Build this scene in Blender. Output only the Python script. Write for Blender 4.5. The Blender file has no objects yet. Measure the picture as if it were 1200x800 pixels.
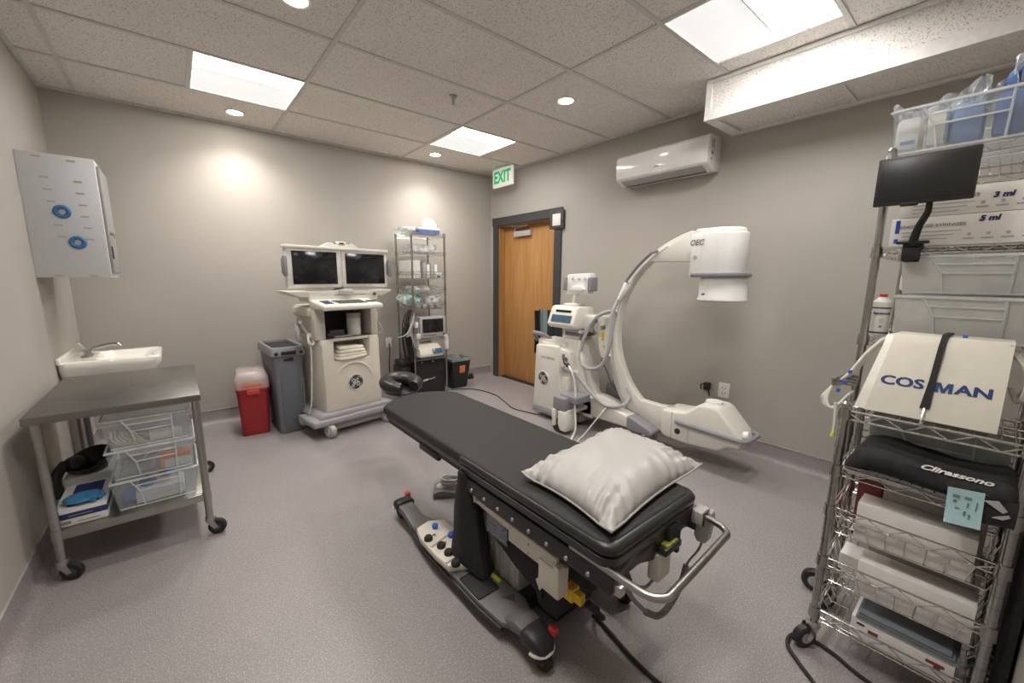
import bpy, bmesh, math, random
from mathutils import Vector, Matrix
random.seed(7)
COL = bpy.context.scene.collection
PI = math.pi
W, D, H = 3.828, 4.47, 2.567        # room: x -W..0, y -D..0 ; ceiling height

# ------------------------------------------------------------------ materials
def mat(name, color, rough=0.5, metal=0.0, var=0.06, scale=30.0, bump=0.0, bscale=200.0, spec=0.5,
        emit=None, estr=0.0, coat=0.0):
    m = bpy.data.materials.new(name); m.use_nodes = True
    nt = m.node_tree; b = nt.nodes['Principled BSDF']
    b.inputs['Roughness'].default_value = rough
    b.inputs['Metallic'].default_value = metal
    b.inputs['Specular IOR Level'].default_value = spec
    b.inputs['Coat Weight'].default_value = coat
    tc = nt.nodes.new('ShaderNodeTexCoord')
    nz = nt.nodes.new('ShaderNodeTexNoise'); nz.inputs['Scale'].default_value = scale
    nz.inputs['Detail'].default_value = 4
    nt.links.new(tc.outputs['Object'], nz.inputs['Vector'])
    cr = nt.nodes.new('ShaderNodeValToRGB')
    c = color
    cr.color_ramp.elements[0].position = 0.3; cr.color_ramp.elements[1].position = 0.7
    cr.color_ramp.elements[0].color = (c[0]*(1-var), c[1]*(1-var), c[2]*(1-var), 1)
    cr.color_ramp.elements[1].color = (min(1, c[0]*(1+var)), min(1, c[1]*(1+var)), min(1, c[2]*(1+var)), 1)
    nt.links.new(nz.outputs['Fac'], cr.inputs['Fac'])
    nt.links.new(cr.outputs['Color'], b.inputs['Base Color'])
    if bump:
        n2 = nt.nodes.new('ShaderNodeTexNoise'); n2.inputs['Scale'].default_value = bscale
        nt.links.new(tc.outputs['Object'], n2.inputs['Vector'])
        bp = nt.nodes.new('ShaderNodeBump'); bp.inputs['Strength'].default_value = bump
        bp.inputs['Distance'].default_value = 0.002
        nt.links.new(n2.outputs['Fac'], bp.inputs['Height'])
        nt.links.new(bp.outputs['Normal'], b.inputs['Normal'])
    if emit:
        b.inputs['Emission Color'].default_value = (*emit, 1)
        b.inputs['Emission Strength'].default_value = estr
    return m

def clear_mat(name, tint, alpha, rough=0.25, scale=8.0, var=0.25):
    """translucent moulded plastic: partly see-through, partly a soft glossy sheet"""
    m = bpy.data.materials.new(name); m.use_nodes = True
    nt = m.node_tree; b = nt.nodes['Principled BSDF']
    out = nt.nodes['Material Output']
    b.inputs['Base Color'].default_value = (*tint, 1)
    b.inputs['Roughness'].default_value = rough
    tr = nt.nodes.new('ShaderNodeBsdfTransparent')
    tr.inputs['Color'].default_value = (0.93, 0.95, 0.96, 1)
    mx = nt.nodes.new('ShaderNodeMixShader')
    tc = nt.nodes.new('ShaderNodeTexCoord')
    nz = nt.nodes.new('ShaderNodeTexNoise'); nz.inputs['Scale'].default_value = scale
    nt.links.new(tc.outputs['Object'], nz.inputs['Vector'])
    mr = nt.nodes.new('ShaderNodeMapRange')
    mr.inputs['From Min'].default_value = 0.3; mr.inputs['From Max'].default_value = 0.7
    mr.inputs['To Min'].default_value = max(0, alpha-var*alpha); mr.inputs['To Max'].default_value = min(1, alpha+var*alpha)
    nt.links.new(nz.outputs['Fac'], mr.inputs['Value'])
    nt.links.new(mr.outputs['Result'], mx.inputs['Fac'])
    nt.links.new(tr.outputs['BSDF'], mx.inputs[1])
    nt.links.new(b.outputs['BSDF'], mx.inputs[2])
    nt.links.new(mx.outputs['Shader'], out.inputs['Surface'])
    return m

def speckle_mat(name, base, dark, light, rough, s1=900.0, s2=420.0):
    m = mat(name, base, rough, var=0.05, scale=3.0)
    nt = m.node_tree; b = nt.nodes['Principled BSDF']
    tc = [n for n in nt.nodes if n.type == 'TEX_COORD'][0]
    cr0 = [n for n in nt.nodes if n.type == 'VALTORGB'][0]
    def layer(prev, sc, lo, hi, col):
        n = nt.nodes.new('ShaderNodeTexNoise'); n.inputs['Scale'].default_value = sc; n.inputs['Detail'].default_value = 1
        nt.links.new(tc.outputs['Object'], n.inputs['Vector'])
        r = nt.nodes.new('ShaderNodeValToRGB')
        r.color_ramp.elements[0].position = lo; r.color_ramp.elements[1].position = hi
        r.color_ramp.elements[0].color = (0, 0, 0, 1); r.color_ramp.elements[1].color = (1, 1, 1, 1)
        nt.links.new(n.outputs['Fac'], r.inputs['Fac'])
        mx = nt.nodes.new('ShaderNodeMix'); mx.data_type = 'RGBA'
        nt.links.new(r.outputs['Color'], mx.inputs['Factor'])
        nt.links.new(prev, mx.inputs['A'])
        mx.inputs['B'].default_value = (*col, 1)
        return mx.outputs['Result']
    o = layer(cr0.outputs['Color'], s1*0.35, .56, .64, dark)
    o = layer(o, s2*0.45, .58, .66, light)
    nt.links.new(o, b.inputs['Base Color'])
    return m

def tile_mat(name, base, dark):
    m = mat(name, base, 0.9, var=0.03, scale=2.0, spec=0.15)
    nt = m.node_tree; b = nt.nodes['Principled BSDF']
    tc = [n for n in nt.nodes if n.type == 'TEX_COORD'][0]
    cr0 = [n for n in nt.nodes if n.type == 'VALTORGB'][0]
    n = nt.nodes.new('ShaderNodeTexNoise'); n.inputs['Scale'].default_value = 130; n.inputs['Detail'].default_value = 2.5
    n.inputs['Distortion'].default_value = 0.8
    nt.links.new(tc.outputs['Object'], n.inputs['Vector'])
    r = nt.nodes.new('ShaderNodeValToRGB')
    r.color_ramp.elements[0].position = .34; r.color_ramp.elements[1].position = .46
    r.color_ramp.elements[0].color = (1, 1, 1, 1); r.color_ramp.elements[1].color = (0, 0, 0, 1)
    nt.links.new(n.outputs['Fac'], r.inputs['Fac'])
    mx = nt.nodes.new('ShaderNodeMix'); mx.data_type = 'RGBA'
    nt.links.new(r.outputs['Color'], mx.inputs['Factor'])
    nt.links.new(cr0.outputs['Color'], mx.inputs['A']); mx.inputs['B'].default_value = (*dark, 1)
    nt.links.new(mx.outputs['Result'], b.inputs['Base Color'])
    bp = nt.nodes.new('ShaderNodeBump'); bp.inputs['Strength'].default_value = 0.35; bp.inputs['Distance'].default_value = 0.003
    nt.links.new(n.outputs['Fac'], bp.inputs['Height']); nt.links.new(bp.outputs['Normal'], b.inputs['Normal'])
    return m

def wood_mat(name, c1, c2, rough=0.4):
    m = mat(name, c1, rough, var=0.0)
    nt = m.node_tree; b = nt.nodes['Principled BSDF']
    tc = [n for n in nt.nodes if n.type == 'TEX_COORD'][0]
    mp = nt.nodes.new('ShaderNodeMapping'); mp.inputs['Scale'].default_value = (8, 14, 0.9)
    nt.links.new(tc.outputs['Object'], mp.inputs['Vector'])
    n = nt.nodes.new('ShaderNodeTexNoise'); n.inputs['Scale'].default_value = 2.0; n.inputs['Detail'].default_value = 6
    n.inputs['Distortion'].default_value = 1.2
    nt.links.new(mp.outputs['Vector'], n.inputs['Vector'])
    r = nt.nodes.new('ShaderNodeValToRGB')
    r.color_ramp.elements[0].position = .3; r.color_ramp.elements[1].position = .7
    r.color_ramp.elements[0].color = (*c2, 1); r.color_ramp.elements[1].color = (*c1, 1)
    nt.links.new(n.outputs['Fac'], r.inputs['Fac']); nt.links.new(r.outputs['Color'], b.inputs['Base Color'])
    return m

def emit_mat(name, color, strength, base=(.8, .8, .8)):
    m = bpy.data.materials.new(name); m.use_nodes = True
    nt = m.node_tree; b = nt.nodes['Principled BSDF']
    b.inputs['Base Color'].default_value = (*base, 1)
    b.inputs['Emission Color'].default_value = (*color, 1); b.inputs['Emission Strength'].default_value = strength
    return m

M = dict(
 wall=mat('wall_paint', (.42, .39, .35), .7, var=.03, scale=1.5, bump=.12, bscale=160, spec=.3),
 floor=speckle_mat('vinyl_floor', (.29, .262, .262), (.19, .168, .17), (.43, .4, .4), .42),
 cove=speckle_mat('vinyl_cove', (.29, .255, .26), (.2, .17, .175), (.4, .365, .37), .45),
 capstrip=mat('cap_strip', (.36, .34, .335), .5),
 tile=tile_mat('acoustic_tile', (.84, .8, .76), (.46, .43, .4)),
 grid=mat('ceiling_grid', (.62, .6, .57), .45),
 soffit=mat('soffit_trim', (.78, .76, .73), .45),
 trimgrey=mat('door_trim_paint', (.048, .05, .052), .5),
 wood=wood_mat('door_wood', (.52, .27, .095), (.38, .18, .055), .38),
 jamb=wood_mat('jamb_wood', (.45, .23, .08), (.33, .16, .05), .42),
 white=mat('white_plastic', (.72, .69, .63), .4, var=.02),
 whitepure=mat('white_paint', (.8, .79, .77), .35, var=.02),
 cream=mat('cream_plastic', (.66, .61, .53), .42, var=.02),
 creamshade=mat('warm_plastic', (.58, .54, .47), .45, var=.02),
 ivory=mat('ivory_cover', (.6, .57, .49), .55, var=.03),
 porcelain=mat('porcelain', (.85, .82, .76), .12, var=.01, coat=.3),
 greyp=mat('grey_plastic', (.24, .235, .26), .45, var=.03),
 greylt=mat('light_grey_plastic', (.42, .41, .41), .45, var=.03),
 greymid=mat('mid_grey_plastic', (.16, .155, .15), .5, var=.05),
 binGrey=mat('bin_grey', (.17, .18, .205), .55, var=.04),
 dkgrey=mat('dark_grey', (.055, .055, .06), .5, var=.08),
 black=mat('black_plastic', (.018, .018, .019), .45, var=.15),
 rubber=mat('black_rubber', (.015, .015, .016), .7, var=.1),
 vinyl=mat('black_vinyl', (.02, .0195, .0195), .34, var=.06, scale=5, bump=.15, bscale=500),
 vinyltop=mat('charcoal_vinyl', (.021, .02, .02), .6, var=.04, scale=4, spec=.35, bump=.1, bscale=700),
 fabric=mat('black_fabric', (.02, .02, .022), .85, var=.2, scale=60, bump=.4, bscale=300),
 chrome=mat('chrome_wire', (.72, .71, .68), .22, 1.0, var=.05),
 steel=mat('brushed_steel', (.42, .41, .39), .3, 1.0, var=.08, scale=14),
 steeltop=mat('stainless_top', (.25, .245, .235), .36, 1.0, var=.1, scale=9),
 steeldull=mat('dull_steel', (.5, .49, .47), .38, 1.0, var=.06),
 alu=mat('aluminium', (.62, .61, .58), .5, .3, var=.05),
 screen=mat('dark_screen', (.012, .013, .015), .12, var=.2, scale=3),
 screen2=mat('matt_screen', (.016, .016, .017), .35, var=.1, scale=120),
 red=mat('sharps_red', (.34, .018, .02), .38, var=.05),
 redlt=mat('bright_red', (.6, .05, .04), .4),
 orange=mat('orange_print', (.72, .22, .08), .5),
 yellow=mat('safety_yellow', (.8, .52, .03), .45),
 limedull=mat('vial_green', (.4, .42, .05), .3, var=.5, scale=70),
 lime=mat('lime_label', (.75, .75, .05), .45),
 blue=mat('blue_ring', (.045, .16, .36), .5),
 bluebtn=mat('blue_button', (.03, .13, .6), .4),
 glove=mat('glove_blue', (.045, .2, .4), .6, var=.15, scale=25, bump=.5, bscale=60),
 navy=mat('navy_print', (.015, .03, .13), .5),
 inkblue=mat('ink_blue', (.007, .04, .16), .5),
 paper=mat('white_paper', (.74, .72, .68), .7, var=.03),
 card=mat('white_carton', (.78, .75, .72), .7, var=.03),
 cardsh=mat('grey_carton', (.42, .39, .36), .7, var=.03),
 linen=mat('linen', (.78, .73, .64), .85, var=.04, bump=.3, bscale=200),
 pillow=mat('pillow_vinyl', (.42, .4, .385), .42, var=.03, scale=6, bump=.25, bscale=30),
 ptag=mat('pale_blue_paper', (.42, .62, .66), .7),
 greytxt=mat('print_grey', (.25, .24, .25), .6),
 cable=mat('white_cable', (.66, .64, .58), .5),
 hose=mat('grey_hose', (.4, .41, .42), .42, var=.04),
 bluebag=mat('blue_drape', (.06, .13, .36), .6, var=.2, scale=20),
 tan=mat('tan_tubing', (.66, .58, .44), .5),
 greenplastic=mat('green_tube', (.08, .42, .3), .45),
 mint=mat('mint_apron', (.26, .36, .36), .7),
 clear=clear_mat('clear_bin', (.8, .82, .83), .13, .22),
 clearrib=clear_mat('clear_rib', (.84, .86, .87), .5, .25),
 bag=clear_mat('clear_bag', (.85, .87, .9), .38, .15, scale=18, var=.6),
 frost=clear_mat('frosted_bin', (.82, .81, .77), .5, .3, var=.15),
 cleargrey=clear_mat('smoky_bag', (.45, .5, .5), .6, .2, scale=14, var=.3),
 lidclear=clear_mat('clear_lid', (.72, .64, .62), .42, .2),
 glosswhite=mat('gloss_white', (.8, .775, .76), .12, var=.01, coat=.4),
 coolwhite=mat('cabinet_paint', (.6, .61, .63), .4, var=.02),
 ltprint=mat('light_print', (.42, .41, .41), .6),
 tagprint=mat('tag_print', (.16, .24, .27), .6, var=.5, scale=300),
 postmetal=mat('post_chrome', (.42, .42, .4), .24, 1.0, var=.08, scale=40),
 lamp=emit_mat('troffer_lens', (1, .98, .95), 15.0),
 lampdim=emit_mat('troffer_side', (1, .98, .95), .34, (.16, .16, .155)),
 led=emit_mat('downlight_lens', (1, .93, .82), 28.0),
 exitface=mat('exit_face', (.75, .72, .68), .5, emit=(1, .95, .9), estr=.12),
 exitgreen=mat('exit_green', (.01, .42, .13), .4, emit=(.0, .8, .25), estr=.12),
 lcd=mat('lcd_panel', (.03, .07, .1), .2, var=.6, scale=60, emit=(.1, .3, .35), estr=.05),
 lcd2=mat('key_panel', (.08, .13, .2), .4, var=.5, scale=120),
)

# ------------------------------------------------------------------ mesh helpers
FR = {}
def nb(): return bmesh.new()

def box(bm, x0, x1, y0, y1, z0, z1, bev=0.0, seg=2, mx=None):
    r = bmesh.ops.create_cube(bm, size=1.0)
    vs = r['verts']
    for v in vs:
        v.co = Vector((x0 + (v.co.x+.5)*(x1-x0), y0 + (v.co.y+.5)*(y1-y0), z0 + (v.co.z+.5)*(z1-z0)))
    allv = vs
    if bev > 0:
        es = list({e for v in vs for e in v.link_edges})
        rr = bmesh.ops.bevel(bm, geom=es, offset=bev, segments=seg, affect='EDGES', profile=.5)
        allv = list({v for f in rr['faces'] for v in f.verts} | {v for v in vs if v.is_valid})
    if mx is not None:
        for v in allv: v.co = mx @ v.co
    return allv

def frame_from(d, up=Vector((0, 0, 1))):
    d = d.normalized()
    if abs(d.dot(up)) > .98: up = Vector((1, 0, 0))
    a = up.cross(d).normalized(); b = d.cross(a).normalized()
    return a, b

def cyl(bm, p0, p1, r, r2=None, seg=18, cap=True):
    p0 = Vector(p0); p1 = Vector(p1); r2 = r if r2 is None else r2
    a, b = frame_from(p1-p0)
    A = []; B = []
    for i in range(seg):
        t = 2*PI*i/seg; o = a*math.cos(t)+b*math.sin(t)
        A.append(bm.verts.new(p0+o*r)); B.append(bm.verts.new(p1+o*r2))
    for i in range(seg):
        j = (i+1) % seg
        bm.faces.new((A[i], A[j], B[j], B[i]))
    if cap:
        bm.faces.new(A[::-1]); bm.faces.new(B)

def catmull(pts, n=8, closed=False):
    P = [Vector(p) for p in pts]; out = []
    m = len(P)
    rng = range(m) if closed else range(m-1)
    for i in rng:
        if closed:
            p0, p1, p2, p3 = P[(i-1) % m], P[i], P[(i+1) % m], P[(i+2) % m]
        else:
            p1, p2 = P[i], P[i+1]
            p0 = P[i-1] if i > 0 else p1*2-p2
            p3 = P[i+2] if i+2 < m else p2*2-p1
        for k in range(n):
            t = k/n
            out.append(.5*((2*p1)+(p2-p0)*t+(2*p0-5*p1+4*p2-p3)*t*t+(3*p1-p0-3*p2+p3)*t**3))
    if not closed: out.append(P[-1])
    return out

def tube(bm, pts, r, seg=8, closed=False, smooth=0, cap=True, flat=1.0):
    P = catmull(pts, smooth, closed) if smooth else [Vector(p) for p in pts]
    n = len(P); rings = []; a = b = None
    for i in range(n):
        if closed: d = P[(i+1) % n]-P[(i-1) % n]
        else: d = P[min(i+1, n-1)]-P[max(i-1, 0)]
        d.normalize()
        if a is None: a, b = frame_from(d)
        else:
            a = (a-d*a.dot(d)).normalized(); b = d.cross(a)
        rr = r(i/(n-1)) if callable(r) else r
        rings.append([bm.verts.new(P[i]+a*math.cos(2*PI*k/seg)*rr+b*math.sin(2*PI*k/seg)*rr*flat) for k in range(seg)])
    m = n if closed else n-1
    for i in range(m):
        A, B = rings[i], rings[(i+1) % n]
        for k in range(seg):
            j = (k+1) % seg
            bm.faces.new((A[k], A[j], B[j], B[k]))
    if cap and not closed:
        bm.faces.new(rings[0][::-1]); bm.faces.new(rings[-1])

def wire(bm, a, b, r=.0022): tube(bm, (a, b), r, seg=5)

def lathe(bm, prof, c=(0, 0, 0), seg=24, mx=None, sx=1, sy=1, cap=True):
    c = Vector(c); rings = []
    for r, z in prof:
        if r < 1e-5:
            p = Vector((0, 0, z)); p = (mx @ p if mx else p)+c
            rings.append([bm.verts.new(p)])
        else:
            ring = []
            for i in range(seg):
                t = 2*PI*i/seg; p = Vector((r*math.cos(t)*sx, r*math.sin(t)*sy, z))
                p = (mx @ p if mx else p)+c; ring.append(bm.verts.new(p))
            rings.append(ring)
    for A, B in zip(rings, rings[1:]):
        if len(A) == 1 and len(B) == 1: continue
        for i in range(seg):
            j = (i+1) % seg
            if len(A) == 1: bm.faces.new((A[0], B[j], B[i]))
            elif len(B) == 1: bm.faces.new((A[i], A[j], B[0]))
            else: bm.faces.new((A[i], A[j], B[j], B[i]))
    if cap and len(rings[0]) > 1: bm.faces.new(rings[0][::-1])
    if cap and len(rings[-1]) > 1: bm.faces.new(rings[-1])

def prism(bm, poly, lo, hi, axis='x', bev=0.0, seg=2, mx=None):
    """polygon extruded along axis; poly coordinates are the two other axes in order (y,z),(x,z),(x,y)"""
    def P(p, t):
        if axis == 'x': return Vector((t, p[0], p[1]))
        if axis == 'y': return Vector((p[0], t, p[1]))
        return Vector((p[0], p[1], t))
    A = [bm.verts.new(P(p, lo)) for p in poly]; B = [bm.verts.new(P(p, hi)) for p in poly]
    n = len(poly); fs = []
    fs.append(bm.faces.new(A)); fs.append(bm.faces.new(B[::-1]))
    for i in range(n):
        j = (i+1) % n; fs.append(bm.faces.new((A[i], B[i], B[j], A[j])))
    bmesh.ops.recalc_face_normals(bm, faces=fs)
    allv = A+B
    if bev > 0:
        es = list({e for v in A+B for e in v.link_edges})
        es = [e for e in es if len(e.link_faces) == 2 and e.calc_face_angle(0) > .45]
        rr = bmesh.ops.bevel(bm, geom=es, offset=bev, segments=seg, affect='EDGES', profile=.5, clamp_overlap=True)
        allv = list({v for f in rr['faces'] for v in f.verts} | {v for v in A+B if v.is_valid})
    if mx is not None:
        for v in allv: v.co = mx @ v.co
    return allv

def loft(bm, rings, cap=True, closed=True):
    R_ = [[bm.verts.new(Vector(p)) for p in r] for r in rings]
    n = len(R_[0])
    for A, B in zip(R_, R_[1:]):
        for i in range(n if closed else n-1):
            j = (i+1) % n; bm.faces.new((A[i], A[j], B[j], B[i]))
    if cap:
        bm.faces.new(R_[0][::-1]); bm.faces.new(R_[-1])
    return R_

def rrect(x0, x1, y0, y1, r, z, n=5):
    pts = []
    for cx, cy, a0 in ((x1-r, y1-r, 0), (x0+r, y1-r, 90), (x0+r, y0+r, 180), (x1-r, y0+r, 270)):
        for k in range(n+1):
            a = math.radians(a0+90*k/n); pts.append((cx+r*math.cos(a), cy+r*math.sin(a), z))
    return pts

def ellipsoid(bm, c, rx, ry, rz, seg=16, ring=10, mx=None):
    prof = [(math.sin(PI*i/ring), -math.cos(PI*i/ring)) for i in range(ring+1)]
    S = Matrix.Diagonal((rx, ry, rz)).to_4x4()
    lathe(bm, [(max(r, 0) if 0 < i < ring else 0, z) for i, (r, z) in enumerate(prof)], c, seg, (mx @ S) if mx else S)

def link(name, bm, m, parent=None, smooth=35):
    me = bpy.data.meshes.new(name)
    if bm.faces: bmesh.ops.recalc_face_normals(bm, faces=bm.faces[:])
    if parent is not None and parent.name in FR:
        bm.transform(FR[parent.name])
    bm.to_mesh(me); bm.free()
    if smooth:
        me.shade_smooth(); me.set_sharp_from_angle(angle=math.radians(smooth))
    me.materials.append(m)
    o = bpy.data.objects.new(name, me); COL.objects.link(o)
    if parent is not None:
        o.parent = parent
        if parent.name in FR: FR[o.name] = FR[parent.name]
    return o

def props(o, label, cat, group=None):
    o['label'] = label; o['category'] = cat
    if group: o['group'] = group
    return o

def thing(name, label, cat, loc, rotz=0.0, group=None, world=True):
    o = bpy.data.objects.new(name, None); COL.objects.link(o)
    o.empty_display_size = .05
    o.location = loc; o.rotation_euler = (0, 0, rotz)
    props(o, label, cat, group)
    FR[o.name] = Matrix.Translation(Vector(loc)).inverted() if world else Matrix.Identity(4)
    return o

def mono(name, bm, m, label, cat, group=None, smooth=35):
    return props(link(name, bm, m, None, smooth), label, cat, group)

def struct(name, bm, m, parent=None, smooth=0):
    o = link(name, bm, m, parent, smooth); o['kind'] = 'structure'; return o

NEGX = Matrix(((0, 0, -1), (-1, 0, 0), (0, 1, 0))).to_4x4()     # text plane facing -x, reading towards -y
NEGY = Matrix(((1, 0, 0), (0, 0, -1), (0, 1, 0))).to_4x4()      # text plane facing -y, reading towards +x
def text(bm, s, size, mx, ext=.0006, sx=1.0, shear=0.0, offset=0.0, align='CENTER', space=1.0):
    cu = bpy.data.curves.new('t', 'FONT'); cu.body = s; cu.size = size; cu.extrude = ext
    cu.align_x = align; cu.align_y = 'CENTER'; cu.shear = shear; cu.offset = offset; cu.space_character = space
    cu.resolution_u = 3
    o = bpy.data.objects.new('t', cu); COL.objects.link(o)
    dg = bpy.context.evaluated_depsgraph_get(); dg.update()
    me = bpy.data.meshes.new_from_object(o.evaluated_get(dg))
    me.transform(mx @ Matrix.Diagonal((sx, 1, 1, 1)))
    bm.from_mesh(me)
    bpy.data.objects.remove(o); bpy.data.curves.remove(cu); bpy.data.meshes.remove(me)

def at(mx3, p): return Matrix.Translation(Vector(p)) @ mx3

def caster(parent, x, y, r, w, ang, name='caster', wheelmat='rubber', forkmat='steeldull', top=None, hub='greylt', swing=.7):
    """swivel caster: fork with a wheel; (x,y) = stem axis, ang = trailing direction"""
    top = 2*r+.03 if top is None else top
    dx, dy = math.cos(ang), math.sin(ang)
    wx, wy = x+dx*r*swing, y+dy*r*swing
    nx, ny = -dy, dx
    f = nb()
    cyl(f, (x, y, top-.02), (x, y, top), r*.55, seg=14)
    for s in (-1, 1):
        o = w*.5+.004
        poly = []
        a = Vector((x+nx*s*o-dx*r*.4, y+ny*s*o-dy*r*.4, top-.018)); b = Vector((x+nx*s*o+dx*r*.5, y+ny*s*o+dy*r*.5, top-.018))
        c = Vector((wx+nx*s*o+dx*.008, wy+ny*s*o+dy*.008, r)); d = Vector((wx+nx*s*o-dx*.01, wy+ny*s*o-dy*.01, r-.006))
        off = Vector((nx, ny, 0))*.002
        loft(f, [[a-off, b-off, c-off, d-off], [a+off, b+off, c+off, d+off]])
    fo = link(name, f, M[forkmat], parent)
    wb = nb()
    p0 = Vector((wx-nx*w*.5, wy-ny*w*.5, r)); p1 = Vector((wx+nx*w*.5, wy+ny*w*.5, r))
    q = (p1-p0)*.18
    cyl(wb, p0, p0+q, r*.88, r, seg=22, cap=True); cyl(wb, p0+q, p1-q, r, seg=22, cap=False); cyl(wb, p1-q, p1, r, r*.88, seg=22, cap=True)
    wo = link('wheel', wb, M[wheelmat], fo)
    hb = nb(); e = (p1-p0)*.04
    cyl(hb, p0-e, p1+e, r*.5, seg=18)
    link('hub', hb, M[hub], fo)
    return fo

# ------------------------------------------------------------------ the setting
def room():
    b = nb(); box(b, -W-.1, .25, -D-.1, .1, -.08, 0); struct('floor', b, M['floor'])
    b = nb(); box(b, -W-.1, -W, -D-.1, .1, 0, H+.1); struct('wall_left', b, M['wall'])
    b = nb(); box(b, -W, .25, 0, .1, 0, H+.1); struct('wall_back', b, M['wall'])
    b = nb(); box(b, -W, .25, -D-.1, -D, 0, H+.1); struct('wall_front', b, M['wall'])
    # right wall with the door opening y -1.165..-.165, z 0..1.945
    b = nb(); box(b, 0, .12, -.165, 0, 0, H+.1); box(b, 0, .12, -1.165, -.165, 1.945, H+.1); box(b, 0, .12, -D, -1.165, 0, H+.1)
    struct('wall_right', b, M['wall'])
    # coved vinyl skirting, rising from the floor
    def cove(name, p0, p1, n):
        b = nb(); t = [(0.0, .122), (.004, .122), (.006, .05), (.012, .026), (.024, .012), (.042, .004), (.06, .0005), (0, .0005)]
        p0 = Vector(p0); p1 = Vector(p1); n = Vector(n)
        loft(b, [[p0+n*a+Vector((0, 0, z)) for a, z in t], [p1+n*a+Vector((0, 0, z)) for a, z in t]])
        o = struct(name, b, M['cove'], smooth=50)
        b = nb(); loft(b, [[p+n*a+Vector((0, 0, z)) for a, z in ((0, .121), (.007, .121), (.007, .127), (0, .128))] for p in (p0, p1)])
        struct('cap_strip', b, M['capstrip'], o)
    cove('baseboard_back', (-W, 0, 0), (0, 0, 0), (0, -1, 0))
    cove('baseboard_left', (-W, -D, 0), (-W, 0, 0), (1, 0, 0))
    cove('baseboard_right', (0, -D, 0), (0, -1.265, 0), (-1, 0, 0))
    cove('baseboard_front', (0, -D, 0), (-W, -D, 0), (0, 1, 0))
    # ceiling: lay-in tiles on a grid, cells of the light fittings left open
    T = .6096; xA = -2.4267; y1 = -.6006
    xs = [-W, xA-2*T, xA, xA+2*T, 0]
    ys = [0, y1] + [y1-T*k for k in range(1, 7)] + [-D]
    ys = [y for y in ys if y >= -D]
    lights = [(-3.024, -2.427, -1.210, -.6006), (-1.2075, -.598, -1.210, -.6006), (-1.2, -.5905, -3.6486, -3.039), (-3.024, -2.427, -3.6486, -3.039)]
    b = nb()
    ex = sorted(set(xs+[-3.0265+.0, -1.2075, -.598]))
    for i in range(len(ex)-1):
        for j in range(len(ys)-1):
            cx = (ex[i]+ex[i+1])/2; cy = (ys[j]+ys[j+1])/2
            if any(l[0] < cx < l[1] and l[2] < cy < l[3] for l in lights): continue
            if ex[i+1]-ex[i] < .02: continue
            box(b, ex[i], ex[i+1], ys[j+1], ys[j], H+.004, H+.02)
    ce = struct('ceiling', b, M['tile'])
    b = nb(); box(b, -W-.1, .25, -D-.1, .1, H+.16, H+.2); struct('ceiling_slab', b, M['grid'])
    b = nb()
    for x in xs[1:-1]: box(b, x-.012, x+.012, -D, 0, H-.002, H+.006)
    for y in ys[1:-1]: box(b, -W, 0, y-.012, y+.012, H-.0025, H+.0055)
    for x0, x1, ya, yb in lights: box(b, x0-.024, x0, ya, yb, H-.0022, H+.0058)
    struct('grid_bars', b, M['grid'], ce)
    b = nb()
    box(b, -W, 0, -.022, 0, H-.012, H+.004); box(b, -.022, 0, -D, 0, H-.0125, H+.004); box(b, -W, -W+.022, -D, 0, H-.0125, H+.004)
    struct('trim_1', b, M['grid'])
    # dropped soffit along the right wall
    b = nb(); box(b, -.415, 0, -D, -2.925, 2.338, 2.6)
    so = struct('ceiling_soffit', b, M['tile'])
    b = nb()
    box(b, -.43, -.41, -D, -2.912, 2.325, 2.385, .002); box(b, -.43, -.41, -D, -2.912, 2.545, H, .002)
    box(b, -.4312, -.395, -2.947, -2.9105, 2.3235, H, .0)
    box(b, -.4295, -.37, -D, -2.948, 2.322, 2.334); box(b, -.4, 0, -2.98, -2.9135, 2.3215, 2.334); box(b, -.03, 0, -D, -2.912, 2.32, 2.336)
    box(b, -.4, 0, -3.62, -3.595, 2.329, 2.336)
    box(b, -.396, 0, -2.93, -2.9125, 2.3255, H)
    struct('trim_2', b, M['soffit'], so)
    # door: slab set back in a wooden jamb, dark painted casing
    b = nb(); box(b, .075, .118, -1.145, -.19, .012, 1.925, .002); d = struct('door_1', b, M['wood'], smooth=30)
    b = nb(); box(b, 0, .13, -.19, -.165, 0, 1.945); box(b, 0, .13, -1.165, -1.145, 0, 1.945); box(b, 0, .13, -1.145, -.19, 1.925, 1.945)
    box(b, .045, .073, -.205, -.19, 0, 1.925); box(b, .045, .073, -1.145, -1.13, 0, 1.925); box(b, .045, .073, -1.13, -.205, 1.91, 1.925)
    struct('door_jamb', b, M['jamb'], d)
    b = nb(); box(b, -.02, .0, -.175, -.078, 0, 1.94, .002); box(b, -.02, 0, -1.262, -1.162, 0, 1.94, .002); box(b, -.026, 0, -1.272, -.07, 1.938, 2.035, .003)
    struct('door_casing', b, M['trimgrey'], d)
    b = nb(); box(b, .02, .12, -1.145, -.19, 0, .011); struct('threshold', b, M['black'], d)
    b = nb(); box(b, .035, .074, -.72, -.42, 1.79, 1.855, .006); struct('closer_body', b, M['greylt'], d)
    b = nb(); box(b, .03, .045, -.46, -.44, 1.855, 1.9); tube(b, [(.03, -.46, 1.89), (.0, -.72, 1.905)], .008, 6); tube(b, [(.0, -.72, 1.905), (.02, -.4, 1.918)], .008, 6)
    struct('closer_arm', b, M['steeldull'], d)
    # fluorescent troffers
    names = ['square recessed ceiling light left, above the wall cabinet side', 'square recessed ceiling light near the exit sign', 'large bright ceiling light beside the dropped soffit', 'square ceiling light over the front of the room, out of sight']
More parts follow.
